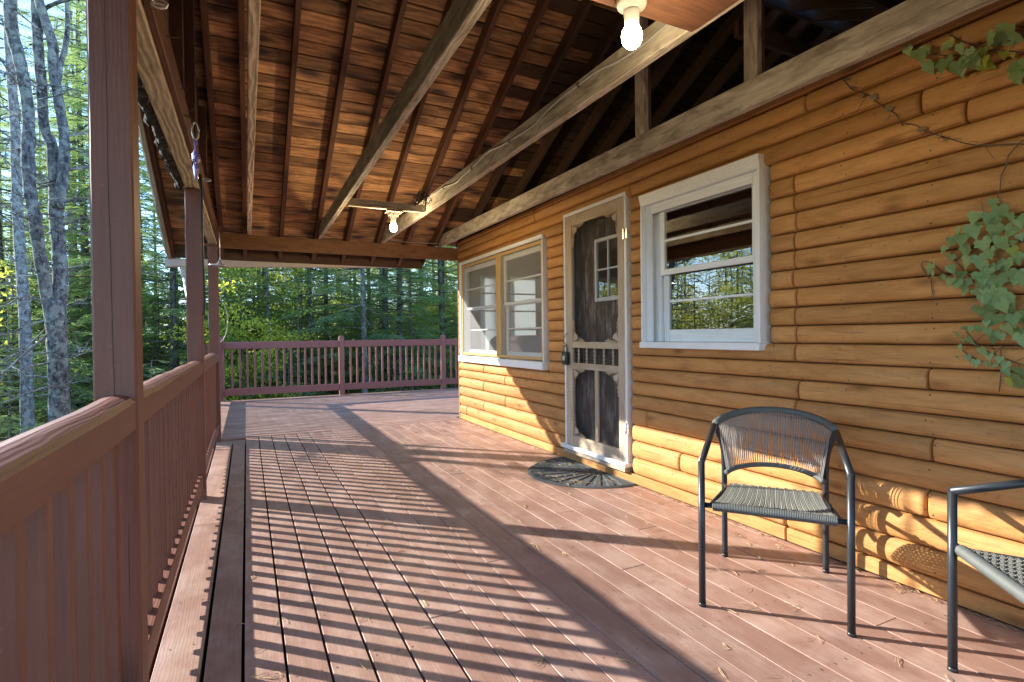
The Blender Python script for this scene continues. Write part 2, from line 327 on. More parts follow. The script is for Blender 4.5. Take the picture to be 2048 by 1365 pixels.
# ---------------------------------------------------------------- deck
W = 2.765; YC = 7.33
deck = thing('deck', 'raised wooden deck of rosy brown painted boards', None, (0, 0, 0), kind='structure')
random.seed(3)
def drow(x0, x1, joints, ya=-2.4, yb=7.22):
    ys = [ya]+[j for j in joints if ya < j < yb]+[yb]
    for a, b in zip(ys, ys[1:]):
        dz = random.uniform(-.0015, .0015)
        bar('deck_board', M['deck'], ((x0+x1)/2, a+.0015, -.019+dz), ((x0+x1)/2, b-.0015, -.019+dz), x1-x0, .036, deck, bev=.0016)
drow(-.322, -.168, [.9, 3.99], yb=6.9)
drow(-.154, -.036, [1.6, 4.33], yb=6.9)
xs = -.024; k = 0; pat = [[.4, 3.99, 6.31], [2.6, 6.6], [1.3, 5.0], [3.5], [.2, 4.4], [2.2, 5.9], [3.1]]
while xs < W-.02:
    wd = (.1325 if xs < .6 else .1415); gap = .0065 if xs < .6 else .0035
    if xs+wd > W: wd = W-xs+.0
    drow(xs, xs+wd, pat[k % 7]); xs += wd+gap+(.003 if xs < .6 else 0.); k += 1
bar('deck_board', M['deck'], (-.33, 7.0-.0, -.02), (-.03, 7.0, -.02), .0+.196, .036, deck, bev=.003)
y = 7.234; k = 0
while y < 11.55:
    xa = -.46; js = [[2.0, 5.4], [3.6], [1.1, 4.5], [2.8]][k % 4]; xx = [xa]+js+[7.5]
    if y < 7.4: xx = [xa, 1.4, 2.76]
    for a, b in zip(xx, xx[1:]):
        bar('deck_board', M['deck'], (a+.0015, y+.068, -.019+random.uniform(-.001, .001)), (b-.0015, y+.068, -.019), .134, .036, deck, bev=.0016)
    y += .142; k += 1
sv = []; sf = []; rn = random.Random(6)
def screw(x, y):
    b0 = len(sv)
    for k in range(6): sv.append((x+.0036*math.cos(k*1.047), y+.0036*math.sin(k*1.047), .0012))
    sf.append(tuple(b0+k for k in range(6)))
bx_ = [-.322+.077, -.095]+[-.024+.139*k+.066 for k in range(5)]+[.69+.145*k for k in range(15)]
for x in bx_:
    for k in range(-2, 18):
        for dx in (-.042, .042): screw(x+dx+rn.uniform(-.004, .004), k*.4064+rn.uniform(-.006, .006))
for k in range(30):
    for j in range(9):
        for dy in (-.04, .04): screw(-.3+j*.6+rn.uniform(-.006, .006), 7.302+.142*k+dy+rn.uniform(-.004, .004))
sh = link('screw_head', mesh('screws', sv, sf, False, M['iron']), deck); sh['kind'] = 'stuff'
bb('rim_joist', M['rail'], -.52, 7.5, 11.66, 11.70, -.26, -.002, deck)
bb('rim_joist', M['rail'], -.40, -.345, -2.4, 11.7, -.26, -.04, deck)
bb('gap_shade_sheet', M['near_black'], -.34, 7.4, -2.4, 11.6, -.30, -.22, deck, 0)  # dark sheet added so the board gaps look shaded
for yy in [v/2 for v in range(-4, 23)]: bb('joist', M['near_black'], -.33, 7.4, yy-.02, yy+.02, -.21, -.041, deck, 0)
for xx in (-.3, 2.2, 5):
    for yy in (-2, 1.9, 4.65, 7.25, 9.4, 11.5): bb('footing_post', M['rail'], xx-.06, xx+.06, yy-.06, yy+.06, GZ-.05, -.31, deck)

# ---------------------------------------------------------------- porch posts and railings
PX0, PX1 = -.395, -.29; PW = PX1-PX0
posts = [(1.90, 'nearest and thickest-looking red-brown porch post with a long vertical crack', 2.31), (4.60, 'middle red-brown porch post with black strap hanging beside it', 2.31), (7.20, 'farthest red-brown porch post beneath the eave corner', 2.285)]
for yf, lab, zt in posts:
    t = thing('porch_post', lab, 'post', ((PX0+PX1)/2, yf+.055, 0), group='porch posts')
    bar('post_shaft', M['rail'], ((PX0+PX1)/2, yf+.055, -.25), ((PX0+PX1)/2, yf+.055, zt), PW, .11, t, (0, 1, 0), .006)
    if yf < 2:
        for (x0c, z0c, z1c) in ((-.348, .30, 2.31), (-.352, -.1, .28)):
            rc = random.Random(5); n = 26; cv = []; cf = []
            xx = x0c
            for i in range(n+1):
                u = i/n; xx += rc.uniform(-.0012, .0012)-.0002; hw = .0007*math.sin(math.pi*u)**.5+.0001
                cv += [(xx-hw, yf-.0005, z0c+(z1c-z0c)*u), (xx+hw, yf-.0005, z0c+(z1c-z0c)*u), (xx, yf+.004, z0c+(z1c-z0c)*u)]
            for i in range(n): q = i*3; cf += [(q, q+1, q+4, q+3), (q+1, q+2, q+5, q+4), (q+2, q, q+3, q+5)]
            link('crack', mesh('crack', cv, cf, False, M['near_black']), t)
        bb('toe_block', M['rail'], -.44, -.385, yf-.07, yf-.003, -.0, .30, t, .004)
def toprail(name, y0, y1, zt, h, x0, x1, parent, mat, n=14):
    prof = [(x1-.002, zt-h), (x1, zt-h+.006), (x1, zt-.022), (x1-.010, zt-.008), (x1-.032, zt), ((x0+x1)/2, zt+.002), (x0+.02, zt-.004), (x0, zt-.022), (x0, zt-h)]
    v = []; f = []; m = len(prof)
    for i in range(n+1):
        yy = y0+(y1-y0)*i/n; wob = .0025*math.sin(yy*7)+.002*math.sin(yy*17+1)
        for (x, z) in prof: v.append((yy-(y0+y1)/2, -(x-(x0+x1)/2), z-zt+wob*(1 if z > zt-.03 else 0)))
    for i in range(n):
        for k in range(m): a = i*m+k; b = i*m+(k+1) % m; f.append((a, a+m, b+m, b))
    f.append(tuple(range(m))); f.append(tuple(n*m+k for k in range(m-1, -1, -1)))
    me = mesh('rail', v, f, False, mat); me.polygons.foreach_set('use_smooth', [False]*len(me.polygons))
    return link(name, me, parent, Matrix(((0, -1, 0, (x0+x1)/2), (1, 0, 0, (y0+y1)/2), (0, 0, 1, zt), (0, 0, 0, 1))))
secs = [(-2.3, 1.893, 'near red-brown railing section running up to the front of the nearest porch post'),
        (2.017, 4.593, 'red-brown railing section between the nearest and the middle post'),
        (4.717, 7.193, 'red-brown railing section between the middle and the farthest post')]
for a, b, lab in secs:
    t = thing('railing', lab, 'railing', (-.34, (a+b)/2, 0), group='railings along the open side')
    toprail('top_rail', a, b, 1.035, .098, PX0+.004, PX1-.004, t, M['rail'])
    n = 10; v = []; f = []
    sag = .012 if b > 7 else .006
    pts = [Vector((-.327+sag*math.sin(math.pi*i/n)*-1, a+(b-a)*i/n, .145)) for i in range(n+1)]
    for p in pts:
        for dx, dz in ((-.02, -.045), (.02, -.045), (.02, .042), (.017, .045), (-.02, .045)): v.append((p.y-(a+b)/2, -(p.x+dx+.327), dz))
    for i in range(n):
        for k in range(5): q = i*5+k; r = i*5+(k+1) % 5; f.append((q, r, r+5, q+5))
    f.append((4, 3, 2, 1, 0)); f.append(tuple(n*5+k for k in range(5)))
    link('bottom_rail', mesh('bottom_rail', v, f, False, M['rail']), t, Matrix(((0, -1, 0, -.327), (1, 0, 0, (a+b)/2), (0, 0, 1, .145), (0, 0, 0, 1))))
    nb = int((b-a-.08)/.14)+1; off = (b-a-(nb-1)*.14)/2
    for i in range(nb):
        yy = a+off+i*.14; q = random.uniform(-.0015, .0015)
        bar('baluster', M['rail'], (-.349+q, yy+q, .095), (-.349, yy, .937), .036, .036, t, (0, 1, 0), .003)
# railing of the far deck (higher, boards on edge)
def farrail(name_lab, p0, p1, n, parentgrp, mat, inner):
    p0, p1 = Vector(p0), Vector(p1); d = (p1-p0).normalized(); side = Vector(inner)
    t = thing('railing', name_lab, 'railing', (p0+p1)/2, group=parentgrp)
    bar('top_rail', mat, p0+Vector((0, 0, 1.06)), p1+Vector((0, 0, 1.06)), .042, .138, t, bev=.006)
    bar('bottom_rail', mat, p0+Vector((0, 0, .163)), p1+Vector((0, 0, .163)), .042, .134, t, bev=.005)
    L = (p1-p0).length
    for i in range(n):
        q = p0+d*((i+1)*L/(n+1)) - side*.0
        bar('baluster', mat, q+Vector((0, 0, .2325)), q+Vector((0, 0, .989)), .036, .036, t, (0, 1, 0) if abs(d.x) < .5 else (1, 0, 0), .003)
def capost(x, y, lab, mat, zt=1.2):
    t = thing('railing_post', lab, 'post', (x, y, 0), group='capped posts of the far railing')
    bar('post_shaft', mat, (x, y, -.2), (x, y, zt), .1, .1, t, (0, 1, 0), .005)
    me = mesh('cap', [(-.05, -.05, 0), (.05, -.05, 0), (.05, .05, 0), (-.05, .05, 0), (-.022, -.022, .026), (.022, -.022, .026), (.022, .022, .026), (-.022, .022, .026)], [(0, 1, 5, 4), (1, 2, 6, 5), (2, 3, 7, 6), (3, 0, 4, 7), (4, 5, 6, 7)], False, mat)
    link('post_cap', me, t, T(x, y, zt))
FY = 11.62
capost(-.44, FY+.02, 'capped rosy-brown corner post at the left end of the far railing', M['railfar'])
capost(1.768, FY+.02, 'capped rosy-brown post midway along the far railing', M['railfar'])
capost(3.99, FY+.02, 'capped rosy-brown railing post just left of the house corner', M['railfar'])
capost(6.2, FY+.02, 'capped rosy-brown railing post hidden beyond the house corner', M['railfar'])
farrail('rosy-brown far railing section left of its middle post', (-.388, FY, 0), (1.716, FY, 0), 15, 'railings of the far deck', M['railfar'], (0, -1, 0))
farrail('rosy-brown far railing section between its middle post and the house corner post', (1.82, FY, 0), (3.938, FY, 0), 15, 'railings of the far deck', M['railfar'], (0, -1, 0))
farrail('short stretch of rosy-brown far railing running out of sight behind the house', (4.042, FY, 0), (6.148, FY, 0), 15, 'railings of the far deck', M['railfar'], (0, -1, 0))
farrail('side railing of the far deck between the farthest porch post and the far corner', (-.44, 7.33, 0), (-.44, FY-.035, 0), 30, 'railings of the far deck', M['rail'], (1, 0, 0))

# ---------------------------------------------------------------- log wall
wall = thing('log_wall', 'honey stained log siding wall of the cabin with door and windows', 'wall', (W, 3.6, 0))
GR = [.082, .212, .345, .475, .605, .715, .82, .93, 1.03, 1.135, 1.235, 1.34, 1.446, 1.552, 1.659, 1.761, 1.87, 1.972, 2.079, 2.18, 2.29, 2.395, 2.50]
_lc = {}
def logmesh(L, h, r0, r1, seed):
    key = (round(L, 2), round(h, 3), r0, r1)
    k = 9; prof = []
    for i in range(k):
        a = math.pi*(i/(k-1)); prof.append((-math.cos(a)*(h/2-.0026), .010+math.sin(a)**.62*.037))
    secx = [0, .006, .022] if r0 < 2 else [0, .02, .05]; secs_ = [.70, .93, 1.] if r0 < 2 else [.35, .82, 1.]
    secx2 = [.022, .006, 0] if r1 < 2 else [.05, .02, 0]; s2 = [1., .93, .70] if r1 < 2 else [1., .82, .35]
    X = [x-L/2 for x in secx]+[L/2-x for x in secx2]; Sc = secs_+s2
    mid = max(1, int(L/.5)); Xm = [X[2]+(X[3]-X[2])*(i+1)/(mid+1) for i in range(mid)]
    X = X[:3]+Xm+X[3:]; Sc = Sc[:3]+[1.]*mid+Sc[3:]
    v = []; f = []; rs = random.Random(seed)
    for j, (x, s) in enumerate(zip(X, Sc)):
        bul = 1+(rs.uniform(-.09, .09) if s == 1. else 0)
        v.append((x, -h/2+.0008, 0.) if 0 else (x, .0, -h/2+.0008))
        for (z, y) in prof: v.append((x, -y*(s if s < 1 else bul), z*(1-(1-s)*.18)))
        v.append((x, .0, h/2-.0008))
    m = k+2
    for i in range(len(X)-1):
        for q in range(m-1): a = i*m+q; f.append((a, a+1, a+1+m, a+m))
    f.append(tuple(range(m-1, -1, -1))); f.append(tuple((len(X)-1)*m+q for q in range(m)))
    return mesh('log', v, f, True, M['log'])
# log local: x along length, -y outward.  World: local x -> -Y (to the right in view), local -y -> -X
LM = Matrix(((0, 1, 0, 0), (-1, 0, 0, 0), (0, 0, 1, 0), (0, 0, 0, 1)))
def lay(ya, yb, z0, z1, ea, eb, seed):
    L = yb-ya
    me = logmesh(L, z1-z0, ea, eb, seed)
    link('log', me, wall, T(W+.024, (ya+yb)/2, (z0+z1)/2) @ LM)
OPEN = [(4.775, 7.215, .85, 2.20), (3.452, 4.418, .11, 2.32), (2.178, 3.262, 1.105, 2.20)]
seams = [[7.02, 2.06], [6.41, 2.9], [5.77, 1.35], [6.42, 3.25, .7], [5.77, 1.33], [6.405, 2.0], [1.98, .4], [1.345], [2.0], [1.99, .6], [2.0], [1.99], [2.01], [2.0], [2.0], [1.99], [2.0], [2.0, .3], [1.2], [5.1, 1.37], [3.42, .9], [5.0, 1.93], [2.6]]
YA, YB = -.75, 7.30
for i in range(len(GR)-1):
    z0, z1 = GR[i], GR[i+1]; zc = (z0+z1)/2
    cuts = []
    ivs = [(YA, YB)]
    for (a, b, c0, c1) in OPEN:
        if c0 < zc+.012 and zc-.012 < c1 and min(z1, c1)-max(z0, c0) > .035:
            nv = []
            for (p, q) in ivs:
                if b <= p or a >= q: nv.append((p, q)); continue
                if a > p: nv.append((p, a))
                if b < q: nv.append((b, q))
            ivs = nv
    for (p, q) in ivs:
        js = sorted([s_+.0 for s_ in seams[i % len(seams)] if p+.12 < s_ < q-.12])
        ends = [p]+js+[q]
        for a, b in zip(ends, ends[1:]):
            ga = .004 if a in js else .0; gb = .004 if b in js else 0
            opa = any(abs(a-o[0]) < .01 or abs(a-o[1]) < .01 for o in OPEN); opb = any(abs(b-o[0]) < .01 or abs(b-o[1]) < .01 for o in OPEN)
            ia = 0 if not opa else random.uniform(.0, .012); ib = 0 if not opb else random.uniform(0, .012)
            # local -x end is world +Y end  (b)
            lay(a+ga+ia, b-gb-ib, z0, z1, 2 if opb else 1, 2 if opa else 1, i*13+int(a*10))
nv_ = []; nf_ = []; rn = random.Random(2)
for i in range(len(GR)-1):
    for ys_n in [-.3+.405*k for k in range(19)]:
        for fz in (.22, .78):
            yn = ys_n+rn.uniform(-.03, .03); h_ = GR[i+1]-GR[i]; zn = GR[i]+h_*fz+rn.uniform(-.006, .006)
            if any(a-.02 < yn < b+.02 and c0-.05 < zn < c1+.05 for (a, b, c0, c1) in OPEN) or rn.random() < .35: continue
            b0 = len(nv_); nv_.append((W-.0235, yn, zn))
            for k in range(6): nv_.append((W-.0205, yn+.0042*math.cos(k*1.047), zn+.0042*math.sin(k*1.047)))
            for k in range(6): nf_.append((b0, b0+1+(k+1) % 6, b0+1+k))
nh = link('nail_head', mesh('nails', nv_, nf_, False, M['iron']), wall); nh['kind'] = 'stuff'
for a, b in ((YA, 2.06), (2.066, 4.60), (4.608, YB)):
    bb('base_board', M['log'], W-.012, W+.02, a, b, .004, .080, wall, .006)
bb('corner_board', M['log'], W-.018, W+.03, YB+.002, YB+.03, .004, 2.5, wall, .004)
bb('sheathing', M['near_black'], W+.028, W+.04, YA, 2.178, .0, 2.5, wall, 0)
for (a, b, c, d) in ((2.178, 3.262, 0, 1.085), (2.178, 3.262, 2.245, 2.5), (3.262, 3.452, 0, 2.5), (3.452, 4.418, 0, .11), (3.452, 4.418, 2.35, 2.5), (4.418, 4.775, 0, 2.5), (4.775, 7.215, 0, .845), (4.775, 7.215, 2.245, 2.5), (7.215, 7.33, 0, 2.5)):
    bb('sheathing', M['near_black'], W+.028, W+.04, a, b, c, d, wall, 0)
# end wall, back walls and rooms of the cabin
cab = thing('cabin_interior', 'dim panelled rooms of the cabin seen through its windows', 'room', (5, 3.5, 0))
bb('end_wall', M['interior'], 2.81, 3.09, 7.30, 7.36, 0, 2.5, cab, 0)
bb('end_wall', M['interior'], 3.42, 3.58, 7.30, 7.36, 0, 2.5, cab, 0); bb('end_wall', M['interior'], 4.01, 8., 7.30, 7.36, 0, 2.5, cab, 0)
for a, b in ((3.09, 3.42), (3.58, 4.01)):
    bb('end_wall', M['interior'], a, b, 7.30, 7.36, 0, .95, cab, 0); bb('end_wall', M['interior'], a, b, 7.30, 7.36, 2.08, 2.5, cab, 0)
    fr = link('window_frame', None, cab, T((a+b)/2, 7.3, .95)) if 0 else None
    for z in (.95, 1.27, 1.55, 1.81): bb('sash_rail', M['interior'], a, b, 7.27, 7.29, z, z+.022, cab)
    link('blind', mesh('blind', [(a, 7.295, .95), (b, 7.295, .95), (b, 7.295, 2.08), (a, 7.295, 2.08)], [(0, 1, 2, 3)], False, M['shade']), cab)
for (x0, x1, y0, y1, z0, z1, n, m) in ((8, 8.1, -1, 7.36, 0, 2.5, 'back_wall', 'interior'), (2.81, 8, -1, -.9, 0, 2.5, 'side_wall', 'interior'), (2.81, 8, -.9, 7.3, -.02, .02, 'room_floor', 'interior'), (2.806, 8, -.9, 7.3, 2.50, 2.53, 'room_ceiling', 'interior'), (2.85, 8, 4.5, 4.58, .02, 2.5, 'partition', 'interior'), (6.5, 6.58, 4.58, 7.3, .02, 2.5, 'partition', 'interior_light')):
    bb(n, M[m], x0, x1, y0, y1, z0, z1, cab, 0)
# a dark sofa back seen through the double window
sf = thing('sofa', 'dark rounded sofa back behind the screened double window', 'sofa', (3.6, 6.4, .02))
def blob(sx, sy, sz, e, mat):
    bm = bmesh.new(); bmesh.ops.create_cube(bm, size=1); bmesh.ops.scale(bm, vec=(sx, sy, sz), verts=bm.verts); bmesh.ops.bevel(bm, geom=bm.edges[:], offset=e, segments=4, profile=.5, affect='EDGES')
    me = bpy.data.meshes.new('cushion'); bm.to_mesh(me); bm.free(); me.materials.append(mat); me.polygons.foreach_set('use_smooth', [True]*len(me.polygons)); return me
M['sofa'] = plain('brown_sofa_fabric', (.09, .06, .05), .9)
link('seat', blob(.9, 1.9, .45, .08, M['sofa']), sf, T(3.75, 6.2, .26)); link('backrest', blob(.28, 1.9, .75, .13, M['sofa']), sf, T(3.25, 6.2, .82))
link('armrest', blob(.9, .25, .35, .1, M['sofa']), sf, T(3.75, 5.3, .62)); link('armrest', blob(.9, .25, .35, .1, M['sofa']), sf, T(3.75, 7.1, .62))

# ---------------------------------------------------------------- windows
w2 = thing('window', 'white single window with two double-hung sashes right of the door', 'window', (2.75, 2.72, 1.09))
X0 = 2.705
bb('jamb', M['white'], X0, 2.86, 3.234, 3.252, 1.095, 2.232, w2); bb('jamb', M['white'], X0, 2.86, 2.188, 2.206, 1.095, 2.232, w2)
# flared head casing
me = mesh('head', [(X0-.012, 2.186, 2.246), (X0-.012, 3.256, 2.246), (X0+.004, 3.250, 2.168), (X0+.004, 2.190, 2.168), (2.86, 2.186, 2.246), (2.86, 3.256, 2.246), (2.86, 3.250, 2.168), (2.86, 2.190, 2.168)], [(0, 1, 2, 3), (4, 7, 6, 5), (0, 4, 5, 1), (3, 2, 6, 7), (0, 3, 7, 4), (1, 5, 6, 2)], False, M['white'])
link('head_casing', me, w2)
bb('window_sill', M['white'], 2.690, 2.86, 2.184, 3.256, 1.092, 1.138, w2, .004)
bb('blind_stop', M['white'], 2.745, 2.765, 3.172, 3.232, 1.14, 2.166, w2); bb('blind_stop', M['white'], 2.745, 2.765, 2.208, 2.268, 1.14, 2.166, w2); bb('blind_stop', M['white'], 2.745, 2.765, 2.27, 3.17, 2.10, 2.166, w2)
def sash(t, x, ya, yb, z0, z1, st, tr, br, nm, thick=.03, mun=.018, glass=True, muntins=1, gm='glass'):
    s = bb('sash', M['white'], x, x+thick, ya, ya+st, z0, z1, t)
    def sp(n, m, *a): o = bb(n, m, *a); mw = wmat(o); o.parent = s; o.matrix_basis = wmat(s).inverted() @ mw; return o
    sp('sash_stile', M['white'], x, x+thick, yb-st, yb, z0, z1)
    sp('sash_rail', M['white'], x+.001, x+thick-.001, ya+st, yb-st, z1-tr, z1); sp('sash_rail', M['white'], x+.001, x+thick-.001, ya+st, yb-st, z0, z0+br)
    g0, g1 = z0+br, z1-tr
    for i in range(muntins):
        zz = g0+(g1-g0)*(i+1)/(muntins+1); sp('muntin', M['white'], x+.004, x+thick-.006, ya+st, yb-st, zz-mun/2, zz+mun/2)
    if glass:
        for i in range(muntins+1):
            za = g0+(g1-g0)*i/(muntins+1)+(mun/2 if i else 0); zb = g0+(g1-g0)*(i+1)/(muntins+1)-(mun/2 if i < muntins else 0)
            o = sp('pane', M[gm], x+.013, x+.016, ya+st, yb-st, za, zb, None, 0)
bb('jamb_liner', M['white'], 2.836, 2.852, 3.120, 3.233, 1.14, 2.166, w2); bb('jamb_liner', M['white'], 2.836, 2.852, 2.207, 2.260, 1.14, 2.166, w2); bb('jamb_liner', M['white'], 2.800, 2.835, 3.140, 3.233, 1.14, 2.166, w2)
sash(w2, 2.782, 2.262, 3.118, 1.632, 2.135, .043, .040, .042, 'u')
sash(w2, 2.818, 2.262, 3.118, 1.139, 1.680, .050, .032, .088, 'l')
w1 = thing('double_window', 'wide pair of screened windows in tan frames near the house corner', 'window', (2.75, 6, .84))
ya, yb = 4.795, 7.195
bb('window_sill', M['white'], 2.700, 2.86, ya-.01, yb+.015, .838, .918, w1, .004); bb('apron', M['log'], 2.76, 2.80, ya+.0, yb, .822, .836, w1, 0)
bb('jamb', M['white'], 2.722, 2.86, ya, ya+.016, .92, 2.225, w1); bb('jamb', M['white'], 2.722, 2.86, yb-.05, yb, .92, 2.225, w1)
bb('head_casing', M['white'], 2.716, 2.86, ya-.006, yb+.006, 2.19, 2.232, w1)
def scr(y0, y1, z0=.935, z1=2.178):
    s = bb('screen_frame', M['tan'], 2.730, 2.750, y0, y0+.03, z0, z1, w1)
    for (a, b, c, d) in ((y1-.03, y1, z0, z1), (y0+.03, y1-.03, z0, z0+.032), (y0+.03, y1-.03, z1-.034, z1)):
        o = bb('frame_bar', M['tan'], 2.731, 2.749, a, b, c, d); mw = wmat(o); o.parent = s; o.matrix_basis = wmat(s).inverted() @ mw
    o = bb('screen_mesh', M['screen'], 2.7395, 2.7405, y0+.03, y1-.03, z0+.032, z1-.034, None, 0); mw = wmat(o); o.parent = s; o.matrix_basis = wmat(s).inverted() @ mw
scr(4.815, 5.872); scr(5.93, 7.12)
bb('mullion', M['tan'], 2.736, 2.83, 5.876, 5.926, .92, 2.188, w1)
for (a, b) in ((4.82, 5.87), (5.93, 7.14)):
    sash(w1, 2.79, a, b, 1.555, 2.15, .05, .06, .035, 'u', muntins=1, gm='clear'); sash(w1, 2.82, a+.003, b-.003, .935, 1.575, .05, .03, .07, 'l', muntins=1, gm='clear')

# ---------------------------------------------------------------- screen door
dr = thing('screen_door', 'weathered wooden screen door with scrolled corner brackets and twisted spindles', 'door', (2.74, 3.93, .15))
fr = thing('door_frame', 'narrow white painted door frame with worn sill round the screen door', 'door frame', (2.76, 3.93, .1))
bb('frame_side', M['white'], 2.735, 2.86, 4.382, 4.408, .16, 2.338, fr); bb('frame_side', M['white'], 2.735, 2.86, 3.462, 3.488, .16, 2.338, fr)
bb('frame_head', M['white'], 2.733, 2.86, 3.462, 4.408, 2.312, 2.342, fr)
bb('threshold', M['white'], 2.700, 2.86, 3.452, 4.440, .122, .158, fr, .006); bb('threshold_block', M['door'], 2.715, 2.86, 3.47, 4.41, .082, .120, fr, .005)
DX0, DX1 = 2.738, 2.762
bb('stile', M['door'], DX0, DX1, 4.274, 4.378, .162, 2.308, dr); bb('stile', M['door'], DX0, DX1, 3.492, 3.578, .162, 2.308, dr)
bb('top_rail', M['door'], DX0+.001, DX1-.001, 3.579, 4.273, 2.216, 2.308, dr); bb('middle_rail', M['door'], DX0+.001, DX1-.001, 3.579, 4.273, 1.075, 1.131, dr)
bb('middle_rail', M['door'], DX0+.001, DX1-.001, 3.579, 4.273, .88, .936, dr); bb('bottom_rail', M['door'], DX0+.001, DX1-.001, 3.579, 4.273, .162, .252, dr)
bb('mullion', M['door'], DX0+.002, DX1-.002, 3.873, 3.921, .253, .879, dr)
o = bb('mesh_screen', M['doorscreen'], DX1+.001, DX1+.002, 3.56, 4.29, .24, 2.23, dr, 0)
# twisted spindles
def spindle(y):
    v = []; f = []; n = 22; s = 6
    for i in range(n+1):
        z = .937+(1.074-.937)*i/n; rr = .0085*(1+.35*math.sin(i*1.15)); a0 = i*.55
        for k in range(s): a = a0+2*math.pi*k/s; q = rr*(1+.25*(k % 2)); v.append((math.cos(a)*q, math.sin(a)*q, z-1.0))
    for i in range(n):
        for k in range(s): a = i*s+k; b = i*s+(k+1) % s; f.append((a, b, b+s, a+s))
    link('spindle', mesh('spindle', v, f, True, M['door']), dr, T(2.75, y, 1.0))
for y in (4.18, 4.05, 3.925, 3.79, 3.66): spindle(y)
# scroll brackets: fretwork outline, extruded.  (u across from stile, v along)
fret = [(0, 0), (.185, 0), (.178, .016), (.155, .010), (.150, .026), (.128, .018), (.112, .034), (.108, .020), (.082, .030), (.070, .052), (.060, .062), (.040, .066), (.030, .086), (.020, .10), (.034, .112), (.018, .130), (.026, .150), (.010, .158), (.016, .178), (0, .185)]
def bracket(y, z, sy, sz, sc=1.):
    v = []; f = []; n = len(fret)
    for x in (0., .012):
        for (a, b) in fret: v.append((x, sy*a*sc, sz*b*sc*1.1))
    # fan from the corner keeps the concave edge
    for i in range(1, n-1): f.append((0, i, i+1)); f.append((n, n+i+1, n+i))
    for i in range(n): f.append((i, (i+1) % n, n+(i+1) % n, n+i))
    bm = bmesh.new(); me = mesh('bracket', v, f, False, M['door']); bm.from_mesh(me); bmesh.ops.recalc_face_normals(bm, faces=bm.faces); bm.to_mesh(me); bm.free()
    link('corner_bracket', me, dr, T(2.744, y, z))
for (y, z, a, b) in ((4.272, 2.214, -1, -1), (3.580, 2.214, 1, -1), (4.272, 1.133, -1, 1), (3.580, 1.133, 1, 1), (4.272, .878, -1, -1), (3.580, .878, 1, -1), (4.272, .254, -1, 1)): bracket(y, z, a, b)
def hinge(z, y=3.475):
    h = bb('hinge', M['hinge'], 2.731, 2.736, y-.028, y+.028, z-.042, z+.042, dr, .001)
    v, f = tube([(2.729, y+.0, z-.045), (2.729, y, z+.045)], .006, 8); o = link('hinge_pin', mesh('pin', v, f, True, M['hinge']), None); mw = wmat(o); o.parent = h; o.matrix_basis = wmat(h).inverted() @ mw
hinge(2.005); hinge(.435)
v, f = tube(smoothpts([(2.735, 4.352, 1.10), (2.70, 4.352, 1.12), (2.695, 4.350, 1.16), (2.715, 4.348, 1.20), (2.737, 4.350, 1.21)]), .0035, 6); link('wire_handle', mesh('handle', v, f, True, M['iron']), dr)
lk = thing('key_lockbox', 'black key lockbox hanging from the screen door handle', 'lockbox', (2.71, 4.35, .93))
link('body', blob(.042, .082, .125, .012, M['black']), lk, T(2.712, 4.352, .975))
v, f = tube(smoothpts([(2.712, 4.377, 1.03), (2.712, 4.377, 1.075), (2.712, 4.352, 1.098), (2.712, 4.327, 1.075), (2.712, 4.327, 1.03)]), .0055, 8); link('shackle', mesh('shackle', v, f, True, M['black']), lk)
bb('dial_panel', M['hinge'], 2.688, 2.691, 4.332, 4.372, .955, 1.00, lk, .001)
# inner plank door behind
idr = thing('plank_door', 'dark weathered plank door with four-pane window behind the screen door', 'door', (2.86, 3.93, .15))
ys = [3.50, 3.63, 3.75, 3.89, 4.02, 4.14, 4.26, 4.375]
for a, b in zip(ys, ys[1:]):
    if b <= 3.64 or a >= 4.02: segs = [(.165, 2.30)]
    else: segs = [(.165, 1.50), (2.045, 2.30)]
    for z0, z1 in segs: bb('plank', M['plank'], 2.835+random.uniform(0, .004), 2.86, a+.002, b-.002, z0, z1, idr, .003)
wf = bb('door_window', M['white'], 2.82, 2.845, 3.632, 3.662, 1.49, 2.05, idr)
def sub(par, n, m, *a, bev=.003):
    o = bb(n, m, *a, None, bev); mw = wmat(o); o.parent = par; o.matrix_basis = wmat(par).inverted() @ mw; return o
sub(wf, 'frame_bar', M['white'], 2.82, 2.845, 3.992, 4.022, 1.49, 2.05); sub(wf, 'frame_bar', M['white'], 2.821, 2.844, 3.662, 3.992, 2.02, 2.05); sub(wf, 'frame_bar', M['white'], 2.815, 2.844, 3.655, 4.0, 1.49, 1.525)
sub(wf, 'muntin', M['white'], 2.824, 2.84, 3.820, 3.836, 1.525, 2.02); sub(wf, 'muntin', M['white'], 2.825, 2.839, 3.662, 3.819, 1.765, 1.781); sub(wf, 'muntin', M['white'], 2.825, 2.839, 3.837, 3.992, 1.765, 1.781)
for (a, b) in ((3.662, 3.819), (3.837, 3.992)):
    for (c, d) in ((1.526, 1.764), (1.782, 2.019)): sub(wf, 'pane', M['glass'], 2.836, 2.838, a, b, c, d, bev=0)

